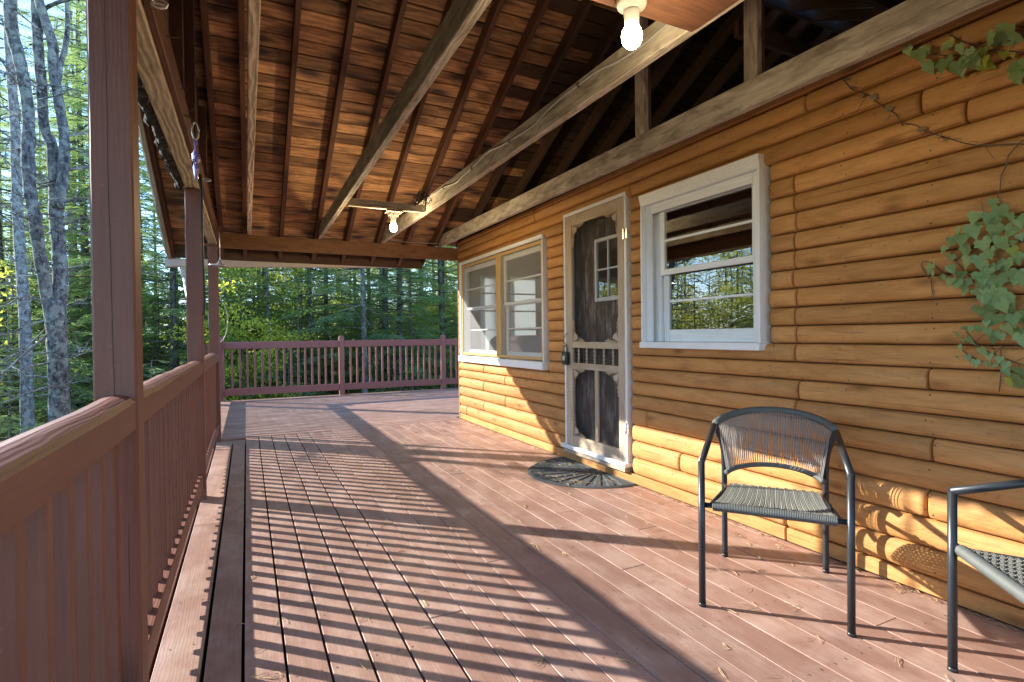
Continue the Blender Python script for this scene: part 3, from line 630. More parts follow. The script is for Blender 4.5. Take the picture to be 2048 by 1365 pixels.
# ---------------------------------------------------------------- roof
RM = .512; HZ = 2.462; YR = 3.58                 # slope, rafter underside at the header, ridge
def rz(y): return HZ + RM*(7.3-y) if y >= YR else HZ + RM*(7.3-YR) - RM*(YR-y)
roof = thing('porch_roof', 'gabled porch roof of knotty stained boards on brown rafters', 'roof', (1, 3.6, 2.5))
cs = 1/math.sqrt(1+RM*RM); nrm1 = Vector((0, RM*cs, cs)); nrm2 = Vector((0, -RM*cs, cs)); RD = .135
rx = [-.262, .000, .41, .825, 1.21, 1.61, 2.003, 2.40]+[2.80+.4*i for i in range(13)]
for i, x in enumerate(rx):
    tail = 7.76 if x < 2.3 else 7.4
    m = M['rafter'] if x < 2.6 else M['attic_shaded']  # rafters over the house take the shade-darkened wood
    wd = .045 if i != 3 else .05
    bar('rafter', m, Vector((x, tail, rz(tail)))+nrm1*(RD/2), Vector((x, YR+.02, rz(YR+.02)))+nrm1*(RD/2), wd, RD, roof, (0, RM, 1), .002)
    bar('rafter', m, Vector((x, YR-.02, rz(YR-.02)))+nrm2*(RD/2), Vector((x, -.75, rz(-.75)))+nrm2*(RD/2), wd, RD, roof, (0, -RM, 1), .002)
bb('ridge_board', M['attic_shaded'], -.84, 7.7, YR-.018, YR+.018, rz(YR)-.01, rz(YR)+.16, roof)
# sheathing boards, laid across the rafters
random.seed(11)
u = 0.; SLN = (7.80-YR)/cs; k = 0
while u < SLN-.02:
    bw = random.choice([.138, .142, .136, .14]); bw = min(bw, SLN-u)
    yy = YR+(u+bw/2)*cs; c = Vector((0, yy, rz(yy)))+nrm1*(RD+.0105); xe = 2.36 if yy > 7.42 else 7.7
    cuts = [-.84]+sorted([random.choice([.41, .825, 1.21, 1.61]) + random.choice([0, 0, -.4]), random.choice([2.40, 2.8, 3.2])+0, random.choice([4.8, 5.2])])+[7.7]
    cuts = [q for q in cuts if q < xe-.2]+[xe]
    for a, b in zip(cuts, cuts[1:]):
        bar('roof_board', M['roof'] if a < 2.3 else M['attic_shaded'], (a+.0015, c.y, c.z), (b-.0015, c.y, c.z), bw-.009, .02, roof, (0, RM, 1), .005)
    u += bw
u = 0.; SL2 = (YR+.8)/cs
while u < SL2-.02:
    bw = min(.14, SL2-u); yy = YR-(u+bw/2)*cs; c = Vector((0, yy, rz(yy)))+nrm2*(RD+.0105)
    for a, b in ((-.84, 2.6), (2.6, 7.7)): bar('roof_board', M['roof'] if a < 0 else M['attic_shaded'], (a+.0015, c.y, c.z), (b-.0015, c.y, c.z), bw-.004, .02, roof, (0, -RM, 1), .003)
    u += bw
for (ya_, yb_, nn, x1) in ((YR-.0, 7.42, nrm1, 7.75), (7.42, 7.83, nrm1, 2.37), (YR, -.82, nrm2, 7.75)):
    a = Vector((0, ya_, rz(ya_)))+nn*(RD+.04); b = Vector((0, yb_, rz(yb_)))+nn*(RD+.04)
    bar('roof_light_block', M['light_block'], Vector(((-.87+x1)/2, a.y, a.z)), Vector(((-.87+x1)/2, b.y, b.z)), x1+.87, .025, roof, nn, 0)  # unseen sheet over the boards, added to stop sun leaking through
# rake boards at the gable overhang
for (a, b, nn) in ((7.80, YR, nrm1), (YR, -.8, nrm2)):
    pa = Vector((-.80, a, rz(a)))+nn*.06; pb = Vector((-.80, b, rz(b)))+nn*.06
    bar('rake_rafter', M['rafter'], pa+Vector((.005, 0, 0)), pb+Vector((.005, 0, 0)), .04, .125, roof, nn, .003)
    bar('rake_board', M['fly'], pa+Vector((-.037, 0, -.015)), pb+Vector((-.037, 0, -.015)), .04, .15, roof, nn, .004)
    bar('rake_trim', M['gutter'], pa+Vector((-.072, 0, .03)), pb+Vector((-.072, 0, .03)), .02, .09, roof, nn, .004)
# lookouts behind the fascia + soffit end, fascia
bb('fascia', M['attic_shaded'], -.84, 2.36, 7.765, 7.785, 2.20, 2.36, roof)  # darker wood paints in the shade under the eave
bar('soffit_end_board', M['rafter'], (2.365, 7.40, 2.50), (2.365, 7.78, 2.31), .02, .13, roof, (0, RM, 1), .003)
# gable infill above the side beam
xs_ = -.375; y = 7.25
gab = thing('gable_infill', 'brown vertical boarding closing the gable above the side beam', 'wall', (-.375, 3.6, 2.46))
y0 = -.1
while y0 < 7.3:
    y1 = min(y0+.19, 7.32); h0, h1 = rz(y0)+RD+.0, rz(y1)+RD+.0; hz = min(h0, h1)
    v = [(-.012, y0+.0005, 2.462), (-.012, y1-.0005, 2.462), (-.012, y1-.0005, h1-.01), (-.012, y0+.0005, h0-.01)]; v += [(x+.022, a, b) for x, a, b in v]
    link('board', mesh('board', [(a-0, b-(y0+y1)/2, c-2.462) for a, b, c in v], [(3, 2, 1, 0), (4, 5, 6, 7), (0, 1, 5, 4), (1, 2, 6, 5), (2, 3, 7, 6), (3, 0, 4, 7)], False, M['rafter']), gab, T(-.375, (y0+y1)/2, 2.462)); y0 = y1
for yy in (1.4, 2.6, 3.58, 4.4, 5.6): bb('stud', M['rafter'], -.36, -.30, yy, yy+.045, 2.462, rz(yy+.045)-.01, gab)

# beams
def beam(lab, x, y0, y1, z0, z1, wd, mat, x_near=None, name='ceiling_beam', grp='beams across the porch ceiling'):
    t = thing(name, lab, 'beam', (x, (y0+y1)/2, z0), group=grp)
    xn = x if x_near is None else x_near
    bar('beam_timber', mat, (xn, y0, (z0+z1)/2), (x, y1, (z0+z1)/2), wd, z1-z0, t, bev=.004); return t
beam('pale narrow ceiling beam, leftmost, running straight above the far railing', .045, -.1, 7.40, HZ, 2.60, .044, M['palebeam'])
bA = beam('rough weathered ceiling beam with knotty lower edge left of the bulbs', .862, -.1, 7.40, HZ, 2.605, .05, M['beam'], .81)
bB = beam('weathered ceiling beam carrying the grey electric cable', 1.668, -.1, 7.40, HZ, 2.605, .05, M['beam'], 1.70)
bC = beam('weathered beam running just above the log wall and carrying two studs', 2.485, -.1, 7.40, HZ, 2.615, .052, M['beam'], 2.60)
bE = beam('thick pale side beam with swirling grain resting on the porch posts', -.345, -.1, 7.31, 2.312, 2.46, .09, M['palebeam'], None, 'side_beam')
bE2 = bb('inner_board', M['rafter'], -.297, -.272, -.1, 7.3, 2.33, 2.47, bE, .003); bE2['label'] = 'darker brown board nailed to the inner side'
hd = thing('eave_beam', 'long brown eave beam spanning from the farthest post to the house corner', 'beam', (1.2, 7.35, 2.29))
bb('beam_timber', M['header'], -.298, 2.742, 7.30, 7.345, 2.283, 2.459, hd, .004); bb('rear_plate', M['rafter'], -.298, 2.742, 7.347, 7.39, 2.32, 2.459, hd, .003)
hn = thing('near_eave_beam', 'brown eave beam above the near end of the porch', 'beam', (1.2, -.15, 2.29)); bb('beam_timber', M['header'], -.298, 2.742, -.19, -.145, 2.283, 2.459, hn, .004)
wp = thing('wall_plate', 'dark wall plate along the top of the log wall', 'beam', (2.72, 3.5, 2.5)); bb('plate_timber', M['log'], W-.03, W+.1, -.75, 7.29, 2.502, 2.54, wp)
for i, (ya_, yb_, lab) in enumerate(((2.985, 3.085, 'narrow weathered stud standing on the wall beam, left of the wider one'), (2.075, 2.165, 'wider weathered stud standing on the wall beam near the top of the picture'))):
    t = thing('stud', lab, 'stud', (2.58, ya_, 2.62), group='studs above the wall beam')
    xx = 2.548 if i == 0 else 2.575
    bb('stud_timber', M['beam'], xx-.02, xx+.02, ya_, yb_, 2.617, rz(yb_)+.02, t, .003)
    bb('side_board', M['rafter'], xx+.022, xx+.05, ya_+.005, yb_-.01, 2.617, rz(yb_)+.02, t, .003)
for i in range(4):
    yy = 3.2-.0-i*.55; t = bb('collar_tie', M['attic_shaded'], 2.7, 6.5, yy-1.9, yy-1.86, 3.0+.18*i, 3.1+.18*i, roof)
for (y_, z_) in ((2.6, 3.20), (2.2, 3.42)): bb('purlin', M['rafter'], 3.0, 7.5, y_-.02, y_+.02, z_, z_+.11, roof)

# gutter and downspout
gt = thing('gutter', 'pale gutter hanging along the far eave above the railing', 'gutter', (.8, 7.85, 2.1))
gprof = [(7.79, .095), (7.79, .012), (7.80, 0), (7.875, 0), (7.90, .03), (7.905, .092), (7.901, .092), (7.896, .032), (7.873, .004), (7.802, .004), (7.794, .014), (7.794, .095)]
def gzl(x): return 2.124+.043*x
v = [(x, a, gzl(x)+b) for x in (-.88, 2.30) for (a, b) in gprof]; n = len(gprof); f = [(i, (i+1) % n, n+(i+1) % n, n+i) for i in range(n)]+[tuple(range(n)), tuple(2*n-1-i for i in range(n))]
link('trough', mesh('gutter', v, f, False, M['gutter']), gt); bb('end_cap', M['gutter'], -.886, -.879, 7.79, 7.905, gzl(-.88), gzl(-.88)+.096, gt, .001)
v, f = tube([(-.70, 7.85, 2.10), (-.70, 7.85, 2.03), (-.67, 7.83, 1.95)], .036, 10); link('outlet', mesh('outlet', v, f, True, M['downspout']), gt)
v, f = tube([(-.67, 7.83, 1.96), (-.52, 7.78, .95), (-.50, 7.78, -1.6)], .038, 10); link('downspout', mesh('downspout', v, f, True, M['downspout']), gt)

# ---------------------------------------------------------------- lamps
def lamp(x, y, z, lab, watts):
    t = thing('lamp', lab, 'light bulb', (x, y, z), group='bare bulbs under the porch roof')
    link('socket_base', lathe([(0, 0), (.056, 0), (.058, -.012), (.052, -.03), (.036, -.036), (.034, -.045), (.0, -.045)], 24, True, M['ceramic']), t, T(x, y, z))
    link('socket_neck', lathe([(0, -.04), (.031, -.04), (.032, -.05), (.028, -.053), (.027, -.092), (.022, -.098), (0, -.098)], 20, True, M['ceramic']), t, T(x, y, z))
    pr = [(.018, -.094), (.025, -.102), (.034, -.116), (.0385, -.134), (.037, -.152), (.030, -.168), (.018, -.179), (.006, -.183), (.0, -.184)]
    link('bulb', lathe(pr, 20, True, M['bulb']), t, T(x, y, z))
    l = bpy.data.lights.new('bulb_light', 'POINT'); l.energy = watts; l.color = (1, .74, .40); l.shadow_soft_size = .035; o = bpy.data.objects.new('bulb_light', l); COL.objects.link(o); o.parent = t; o.location = (0, 0, -.235)
c1 = thing('light_board', 'short weathered board bridging two beams and holding the far bulb', 'board', (1.3, 5.34, 2.46)); bb('board', M['beam'], .888, 1.64, 5.30, 5.34, 2.455, 2.53, c1, .003)
bb('mounting_cleat', M['beam'], 1.26, 1.42, 5.30, 5.43, 2.44, 2.453, c1, .002)
lamp(1.345, 5.40, 2.438, 'farther lit bare bulb below a short board between two beams', 9)
c2 = thing('bulb_panel', 'stained panel between two beams holding the near bulb', 'board', (1.3, 1.4, 2.46)); bb('panel', M['rafter'], .86, 1.675, .9, 1.675, 2.445, 2.460, c2, .003)
lamp(1.30, 1.60, 2.443, 'nearer lit bare bulb on a porcelain socket at the top of the picture', 3)

# cable on the beam
cb = thing('electric_cable', 'grey electric cable stapled in waves along the weathered ceiling beam', 'cable', (1.65, 3, 2.55))
pts = []
for i in range(28):
    y = 5.25-(5.25-.6)*i/27; xb = 1.70+(1.668-1.70)*(y+.1)/7.5-.031; pts.append((xb, y, 2.555+.022*math.sin(i*.9)+.006*math.sin(i*2.3)))
v, f = tube(smoothpts(pts, 3), .0065, 7); link('cable', mesh('cable', v, f, True, M['cable']), cb)
for i in (3, 7, 11, 16, 21): p = pts[i]; bb('staple', M['iron'], p[0]-.009, p[0]+.004, p[1]-.004, p[1]+.004, p[2]-.012, p[2]+.012, cb, 0)
random.seed(5); v = []; f = []
for i in range(9):
    a = Vector((1.62+random.uniform(-.03, .03), 5.25+random.uniform(-.05, .03), 2.60)); q = [a+Vector((random.uniform(-.10, .03), random.uniform(-.1, .1), random.uniform(-.1, .08))) for _ in range(3)]
    tube(smoothpts([a, *q], 4), .004, 5, v, f)
link('wire_tangle', mesh('tangle', v, f, True, M['black']), cb)
v, f = tube(smoothpts([(2.66, 7.28, 2.56), (2.62, 7.25, 2.42), (2.68, 7.26, 2.33), (2.74, 7.28, 2.28)], 5), .003, 5); link('loose_wire', mesh('wire', v, f, True, M['iron']), cb)
v, f = tube(smoothpts([(1.72, 7.2, 2.52), (1.85, 7.22, 2.49), (2.1, 7.22, 2.485), (2.4, 7.2, 2.49)], 5), .003, 5); link('loose_wire', mesh('wire', v, f, True, M['cable']), cb)

# ---------------------------------------------------------------- hooks and hanging things on the side beam
def hook(name, lab, pts, r, mat, cat='hook'):
    t = thing(name, lab, cat, pts[0]); v, f = tube(smoothpts(pts, 6), r, 8); link('wire', mesh('hook', v, f, True, mat), t); return t
XB = -.27
def ring(c, rx_, rz_, n=20, yy=0.): return [Vector((c[0]+rx_*math.cos(2*math.pi*i/n), c[1]+yy*math.cos(2*math.pi*i/n), c[2]+rz_*math.sin(2*math.pi*i/n))) for i in range(n+1)]
# eye hook at the top edge
t = hook('eye_hook', 'large pale eye hook in the side beam at the very top of the picture', [(XB-.02, 2.17, 2.345), (XB, 2.165, 2.335)]+[tuple(p) for p in ring((XB+.022, 2.16, 2.333), .022, .015, 10)], .0045, M['hinge'])
# carabiner hanging from a screw hook, purple glass piece, black strap
t = hook('carabiner', 'steel carabiner hanging from a bent hook on the side beam', [(XB-.02, 3.20, 2.345), (XB+.012, 3.20, 2.335), (XB+.034, 3.20, 2.325), (XB+.046, 3.20, 2.312)], .004, M['iron'])
v, f = tube(ring((XB+.05, 3.20, 2.266), .015, .044, 22), .0045, 8); link('clip', mesh('clip', v, f, True, M['metal']), t)
M['purple'] = NB('purple_glass'); _b = M['purple']; M['purple'] = _b.done((.30, .22, .62), .08, None, .6, Transmission_Weight=.55)
pg = thing('glass_ornament', 'clear purple glass ornament hanging below the carabiner', 'ornament', (XB+.05, 3.20, 2.2))
v, f = tube(ring((XB+.05, 3.20, 2.205), .006, .018, 14), .003, 6); link('loop', mesh('loop', v, f, True, M['purple']), pg)
link('upper_drop', lathe([(0, 0), (.006, 0), (.007, -.02), (.018, -.04), (.020, -.07), (.012, -.085), (0, -.085)], 12, True, M['purple']), pg, T(XB+.05, 3.20, 2.188))
link('lower_drop', lathe([(0, 0), (.013, -.003), (.015, -.03), (.008, -.075), (.003, -.09), (0, -.09)], 12, True, M['purple']), pg, T(XB+.05, 3.20, 2.10))
st = thing('strap', 'thin black strap hanging down along the middle porch post', 'strap', (-.275, 4.2, 2.3))
v, f = tube(smoothpts([(-.268, 4.24, 2.32), (-.262, 4.23, 2.2), (-.260, 4.22, 1.8), (-.255, 4.21, 1.5), (-.260, 4.20, 1.36)], 6), .011, 6, flat=.35); link('webbing', mesh('strap', v, f, True, M['black']), st)
hook('screw_hook', 'pale screw hook in the side beam just above the middle post', [(XB-.03, 4.42, 2.338), (XB, 4.42, 2.333)]+[tuple(p) for p in ring((XB+.028, 4.42, 2.334), .026, .011, 10)], .0045, M['hinge'])
hook('wire_hook', 'thin open wire hook in the side beam between the middle and farthest posts', [(XB-.01, 5.6, 2.40), (XB+.03, 5.6, 2.40), (XB+.07, 5.6, 2.415), (XB+.095, 5.6, 2.40), (XB+.09, 5.6, 2.375), (XB+.065, 5.6, 2.37)], .003, M['iron'])
t = hook('plant_hook', 'wire hook at the beam end carrying the hanging metal disc', [(XB-.03, 6.4, 2.37), (XB+.0, 6.4, 2.375), (XB+.02, 6.4, 2.36), (XB+.045, 6.4, 2.38), (XB+.04, 6.4, 2.41), (XB+.03, 6.4, 2.43)], .0035, M['iron'])
hdz = thing('hanging_disc', 'shallow pale metal disc on a thin rod hanging by the farthest post', 'hanging baffle', (XB+.072, 6.9, 2.07))
v, f = tube([(XB+.030, 6.4, 2.37), (XB+.032, 6.4, 2.2), (XB+.032, 6.4, 2.0)], .004, 7); link('rod', mesh('rod', v, f, True, M['hinge']), hdz)
link('disc', lathe([(.0, 0), (.012, 0), (.018, -.03), (.04, -.045), (.075, -.055), (.105, -.062), (.103, -.067), (.07, -.062), (.03, -.05), (0, -.04)], 28, True, M['hinge']), hdz, T(XB+.032, 6.4, 2.02) @ Matrix.Rotation(.08, 4, 'Y'))
rg = thing('wire_ring', 'large thin wire ring hanging beyond the farthest porch post', 'ring', (-.25, 7.5, 1.5)); v, f = tube(ring((-.315, 7.6, 1.42), .105, .27, 36), .004, 6); link('wire', mesh('ring', v, f, True, M['cable']), rg)
for i, (y, dx, dz) in enumerate(((2.55, .05, .01), (3.05, .03, .0), (3.35, .04, .03), (3.38, .04, -.02))):
    t = hook('bent_nail', ['long bent nail sticking from the side beam nearest the camera', 'short nail in the side beam above the carabiner', 'upper one of two crossed nails in the side beam', 'lower one of two crossed nails in the side beam'][i], [(XB-.01, y, 2.41), (XB+dx*.6, y, 2.41+dz*.5), (XB+dx, y, 2.41+dz)], .0022, M['iron'], 'nail')
# dark knobbly garland along the outside of the side beam
gl = thing('garland', 'dark knobbly string of beads sagging along the outside of the side beam', 'garland', (-.41, 3.6, 2.35))
random.seed(9); v = []; f = []
bm = bmesh.new()
for i in range(52):
    y = 1.95+i*.052; mt = T(-.418+random.uniform(-.012, .012), y, 2.335+random.uniform(-.012, .012)) @ Matrix.Diagonal((random.uniform(.025, .036), .032, random.uniform(.03, .042), 1)) @ Euler((random.random(), random.random(), 0)).to_matrix().to_4x4()
    bmesh.ops.create_icosphere(bm, subdivisions=1, radius=1, matrix=mt)
me = bpy.data.meshes.new('garland'); bm.to_mesh(me); bm.free(); me.materials.append(M['near_black']); g = link('bead', me, gl); g['kind'] = 'stuff'

# ---------------------------------------------------------------- chairs
def make_chair():
    t = thing('patio_chair', 'grey patio chair with cord backrest and woven seat standing by the log wall', 'chair', (0, 0, 0), group='woven patio chairs')
    def add(n, vf, m, smooth=True): return link(n, mesh(n, vf[0], vf[1], smooth, m), t)
    R = .0145
    for s in (-1, 1):
        add('front_leg', tube([(s*.279, 0, 0), (s*.279, 0, .635)], R, 12), M['tube'])
        add('arm', tube([(s*.279, -.006, .630), (s*.2705, .445, .722)], R, 12), M['tube'])
        add('rear_leg', tube(smoothpts([(s*.235, .605, 0), (s*.235, .602, .30), (s*.235, .592, .52), (s*.243, .565, .61), (s*.262, .52, .68), (s*.268, .49, .722)], 5), R, 12), M['tube'])
        add('side_rail', tube([(s*.245, .03, .436), (s*.215, .5, .395), (s*.232, .60, .385)], .011, 8), M['tube'])
    add('front_bar', tube([(-.279, .01, .441), (.279, .01, .441)], .0115, 10), M['tube'])
    # top rail wrapped in cord
    def arc(hw, y0, dep, z0, zr, n): return [Vector((hw*math.sin(a)/math.sin(1.25), y0+dep*(math.cos(a)-math.cos(1.25))/(1-math.cos(1.25)), z0+zr*(math.cos(a)-math.cos(1.25))/(1-math.cos(1.25)))) for a in [(-1.25+2.5*i/n) for i in range(n+1)]]
    n = 330; P = arc(.268, .49, .235, .728, .052, n); rr = [.0165+.0028*abs(math.sin(i*math.pi/3)) for i in range(n+1)]
    add('top_rail', tube(P, rr, 10), M['cord'])
    n2 = 260; Q = arc(.222, .545, .12, .462, .035, n2); r2 = [.0115+.0025*abs(math.sin(i*math.pi/3)) for i in range(n2+1)]
    add('lower_back_rail', tube(Q, r2, 8), M['cord'])
    v = []; f = []; K = 50
    for k in range(K):
        u = (k+.5)/K; a = P[int((.04+.92*u)*n)]; b = Q[int((.02+.96*u)*n2)]
        for dy in (-.013, .013):
            a = P[int((.04+.92*(u+(.005 if dy > 0 else -.005)))*n)]
            j = random.uniform(-.0015, .0015); tube([a+Vector((0, dy, 0)), (a+b)/2+Vector((j, dy*.9, 0)), b+Vector((0, dy*.75, 0))], .0020, 5, v, f, False)
    o = add('backrest_cords', (v, f), M['cordback']); o['kind'] = 'stuff'
    # woven seat : warp strands front to back over/under wefts
    v = []; f = []; nw = 21; nf = 46
    def sx(u, y): hw = .232-.032*(y-.02)/.48; return (-1+2*u)*hw
    def sz(y): return .452-.035*(y/.5) - .016*math.sin(math.pi*min(1, max(0, y/.5)))
    for i in range(nw):
        pts = []
        for j in range(nf*2+1):
            y = .0+.5*j/(nf*2); u = (i+.5)/nw; pts.append((sx(u, y), y, sz(y)+.0065*math.sin(math.pi*j/2+math.pi*i)))
        for off in (-.0058, 0, .0058): tube([(p[0]+off, p[1], p[2]) for p in pts], .0031, 4, v, f, False)
    for j in range(nf):
        y = .005+.49*(j+.5)/nf; pts = []
        for i in range(nw*2+1):
            u = i/(nw*2); pts.append((sx(u, y), y, sz(y)+.0042*math.cos(math.pi*(i)/1+math.pi*j)))
        tube(pts, .0038, 4, v, f, False)
    o = add('seat_weave', (v, f), M['seatcord']); o['kind'] = 'stuff'
    # wrapped front edge
    n3 = 300; E3 = [Vector((-.234+.468*i/n3, .006, .441)) for i in range(n3+1)]; r3 = [.0185+.003*abs(math.sin(i*math.pi/4)) for i in range(n3+1)]
    add('front_edge_wrap', tube(E3, r3, 8), M['cord'])
    for s in (-1, 1): add('foot_cap', tube([(s*.279, 0, -.002), (s*.279, 0, .012)], .0155, 10), M['black']); add('foot_cap', tube([(s*.235, .605, -.002), (s*.235, .605, .012)], .0155, 10), M['black'])
    return t
def copy_tree(o, parent=None):
    c = o.copy(); COL.objects.link(c)
    if parent: c.parent = parent
    for ch in [q for q in o.children]: copy_tree(ch, c)
    return c
ch1 = make_chair(); bpy.context.view_layer.update()
ch2 = copy_tree(ch1)
a1 = math.atan2(-.793, .609); ch1.matrix_basis = T(1.951, 1.524, .003) @ Matrix.Rotation(a1, 4, 'Z')
ch1['label'] = 'grey patio chair seen whole, with cord backrest and woven seat beside the log wall'
# second chair: its front left leg stands at (2.213, 1.006)
d2 = Vector((2.019-2.214, .741-.962, 0)).normalized(); a2 = math.atan2(d2.y, d2.x); c2_ = Vector((2.213, 1.006, .003))+d2*.279
ch2.matrix_basis = T(*c2_) @ Matrix.Rotation(a2, 4, 'Z')
ch2['label'] = 'grey patio chair at far right, only one arm, one leg and a seat corner showing'

# ---------------------------------------------------------------- doormat
mt = thing('doormat', 'half-round charcoal doormat with fan ribs below the screen door', 'doormat', (2.74, 3.92, 0))
v = []; f = []; NA = 132; NR = 26; RYm, RXm = .56, .61
for i in range(NR+1):
    for j in range(NA+1):
        r = i/NR; a = -math.pi/2+math.pi*j/NA
        x = 2.742-RXm*r*math.cos(a); y = 3.92+RYm*r*math.sin(a)
        dx, dy = (2.742-x), (y-3.85); rad = math.hypot(dx, dy); ang = math.atan2(dy, dx+1e-6)
        if r > .93: z = .013
        elif rad < .085: z = .013 if math.sin(rad*120) > 0 else .008
        elif rad < .12: z = .014
        else: z = .008+.007*(1 if math.sin(ang*26) > -.1 else 0)
        if i == NR: z = .002
        v.append((x, y, z+.001*random.random()))
for i in range(NR):
    for j in range(NA): a = i*(NA+1)+j; f.append((a, a+1, a+NA+2, a+NA+1))
link('mat_pad', mesh('mat', v, f, False, M['mat']), mt)

# ---------------------------------------------------------------- pine needles lying about
random.seed(21); v = []; f = []
def needle(x, y, a, L, z=.0025):
    b = len(v); c = random.uniform(-.25, .25); n = 4; w_ = .0011
    for i in range(n+1):
        t_ = i/n; aa = a+c*t_*2; px = x+math.cos(aa)*L*t_; py = y+math.sin(aa)*L*t_; zz = z+.006*math.sin(math.pi*t_)*random.random()
        v.append((px-math.sin(aa)*w_, py+math.cos(aa)*w_, zz)); v.append((px+math.sin(aa)*w_, py-math.cos(aa)*w_, zz)); v.append((px, py, zz+w_))
    for i in range(n):
        q = b+i*3
        for e in ((0, 1), (1, 2), (2, 0)): f.append((q+e[0], q+e[1], q+e[1]+3, q+e[0]+3))
def tuft(x, y, n=4, L=.07, z=.0025):
    a = random.uniform(0, 6.28)
    for _ in range(n): needle(x, y, a+random.uniform(-.35, .35), L*random.uniform(.7, 1.2), z)
for _ in range(330):
    x = random.uniform(-.1, 2.7); y = random.uniform(.9, 7.2)
    tuft(x, y, random.choice([1, 1, 2, 3]), .06)
for _ in range(120): tuft(random.uniform(2.2, 2.7), 3.92+random.uniform(-.4, .5), 2, .045, .015)
for _ in range(260): tuft(2.742-abs(random.gauss(0, .02)), random.uniform(.8, 7.2), 2, .035)
for cx, cy_, n in ((1.8, 11.2, 60), (2.9, 10.9, 90), (.6, 9.6, 30), (2.6, 10.4, 30), (2.5, 2.1, 10), (1.2, 1.35, 8), (.9, 1.2, 6)):
    for _ in range(n): tuft(cx+random.gauss(0, .22), cy_+random.gauss(0, .10), 3, .06)
tag(link('pine_needle_litter', mesh('needles', v, f, False, M['needle'])), 'dry fallen pine needles scattered over the deck boards', 'needles', kind='stuff')

# ---------------------------------------------------------------- ivy
def leafmesh(seed, mat):
    rs = random.Random(seed)
    half = [(0, -.08), (.16, -.26), (.36, -.24), (.50, -.04), (.47, .08), (.56, .24), (.40, .36), (.34, .42), (.26, .62), (.14, .78), (.0, 1.05)]
    half = [(x*rs.uniform(.92, 1.08), y*rs.uniform(.95, 1.05)) for x, y in half]; half[0] = (0, -.08); half[-1] = (0, 1.05)
    pts = half+[(-x, y) for x, y in half[-2:0:-1]]
    v = [(0, .2, -.04)]; f = []
    for x, y in pts:
        v.append((x*.5, (.2+(y-.2)*.5), -.04+.05*abs(x)+.02*rs.uniform(-1, 1)))
    for x, y in pts: v.append((x, y, .10*abs(x)-.10*max(0, y-.3)**1.5+.05*rs.uniform(-1, 1)))
    n = len(pts)
    for i in range(n):
        j = (i+1) % n; f.append((0, 1+i, 1+j)); f.append((1+i, 1+n+i, 1+n+j, 1+j))
    return mesh('leaf', v, f, True, mat)
LG = [leafmesh(i, M['vine']) for i in range(5)]; LY = [leafmesh(i+9, M['vineyellow']) for i in range(2)]
def leaf(par, px, py, size_px, rot, yellow=False):
    p = at(px, py, x=W-.055-random.uniform(0, .03)); sc = random.uniform(.78, 1.08)*size_px/1075.3*(p-Vector((0, 0, 1.2))).dot(CF)
    # faces -X, tip pointing down, tilted
    m = Matrix(((0, 0, -1, 0), (-1, 0, 0, 0), (0, 1, 0, 0), (0, 0, 0, 1)))
    m = m @ Matrix.Rotation(math.pi+rot, 4, 'Z') @ Euler((random.uniform(-.8, .5), random.uniform(-.6, .6), 0)).to_matrix().to_4x4()
    link('leaf', random.choice(LY if yellow else LG), par, T(*p) @ m @ Matrix.Diagonal((sc, sc, sc, 1)))
def stem(par, pts, r=.0022, off=.035):
    P = [at(a, b, x=W-off) for a, b in pts]; v, f = tube(smoothpts(P, 5), [r]*((len(P)-1)*5+1), 5); link('stem', mesh('stem', v, f, True, M['iron']), par)
random.seed(31)
def twiglets(par, pts, n, spread):
    for _ in range(n):
        k = random.randrange(len(pts)-1); a = pts[k]; b = pts[k+1]; t_ = random.random(); p0 = (a[0]+(b[0]-a[0])*t_, a[1]+(b[1]-a[1])*t_); an = random.uniform(0, 6.28); L = random.uniform(.4, 1)*spread
        stem(par, [p0, (p0[0]+math.cos(an)*L*.5+random.uniform(-6, 6), p0[1]+math.sin(an)*L*.5), (p0[0]+math.cos(an)*L, p0[1]+math.sin(an)*L+random.uniform(-5, 12))], .0011, .03)
v1 = thing('ivy_vine', 'upper ivy spray with large green leaves below the wall beam at top right', 'vine', at(1960, 100, x=W-.03), group='ivy climbing the log wall')
stem(v1, [(1890, 65), (1920, 82), (1960, 92), (2010, 85), (2060, 62)]); stem(v1, [(1858, 108), (1900, 112), (1950, 106), (1990, 100), (2060, 108)]); stem(v1, [(2025, 62), (2050, 75), (2070, 80)])
z5 = lambda x, y: (1780+x/3.593, 40+y/3.593)
for x, y, s, r, ye in ((125, 200, 24, .1, 0), (205, 225, 30, .3, 0), (250, 215, 30, -.5, 0), (265, 315, 28, 0, 0), (428, 145, 15, .5, 1), (385, 195, 20, 1.2, 0), (500, 185, 24, -.2, 0), (395, 290, 32, 0, 0), (490, 310, 34, .2, 0), (572, 215, 22, 0, 0), (600, 250, 38, -.3, 0), (590, 290, 30, .2, 0), (665, 215, 18, .3, 1), (690, 270, 24, -.4, 1), (665, 315, 30, .9, 1), (780, 90, 62, .35, 0), (735, 110, 40, -.9, 0), (820, 235, 18, 0, 1), (885, 245, 11, 0, 1), (910, 340, 40, .2, 0), (955, 320, 42, -.2, 0)):
    leaf(v1, *z5(x, y), s, r, ye)
v3 = thing('ivy_vine', 'bare dried ivy runner crossing the upper logs diagonally', 'vine', at(1800, 240, x=W-.03), group='ivy climbing the log wall')
stem(v3, [(1683, 155), (1705, 180), (1735, 190), (1760, 210), (1790, 228), (1803, 245), (1830, 250), (1850, 262), (1890, 275), (1945, 290), (2000, 289), (2060, 287)], .0026); stem(v3, [(2046, 280), (2018, 310), (2013, 330), (2002, 352)], .0025)
M['dryleaf'] = plain('dried_leaf', (.22, .19, .12), .8); LD = leafmesh(40, M['dryleaf'])
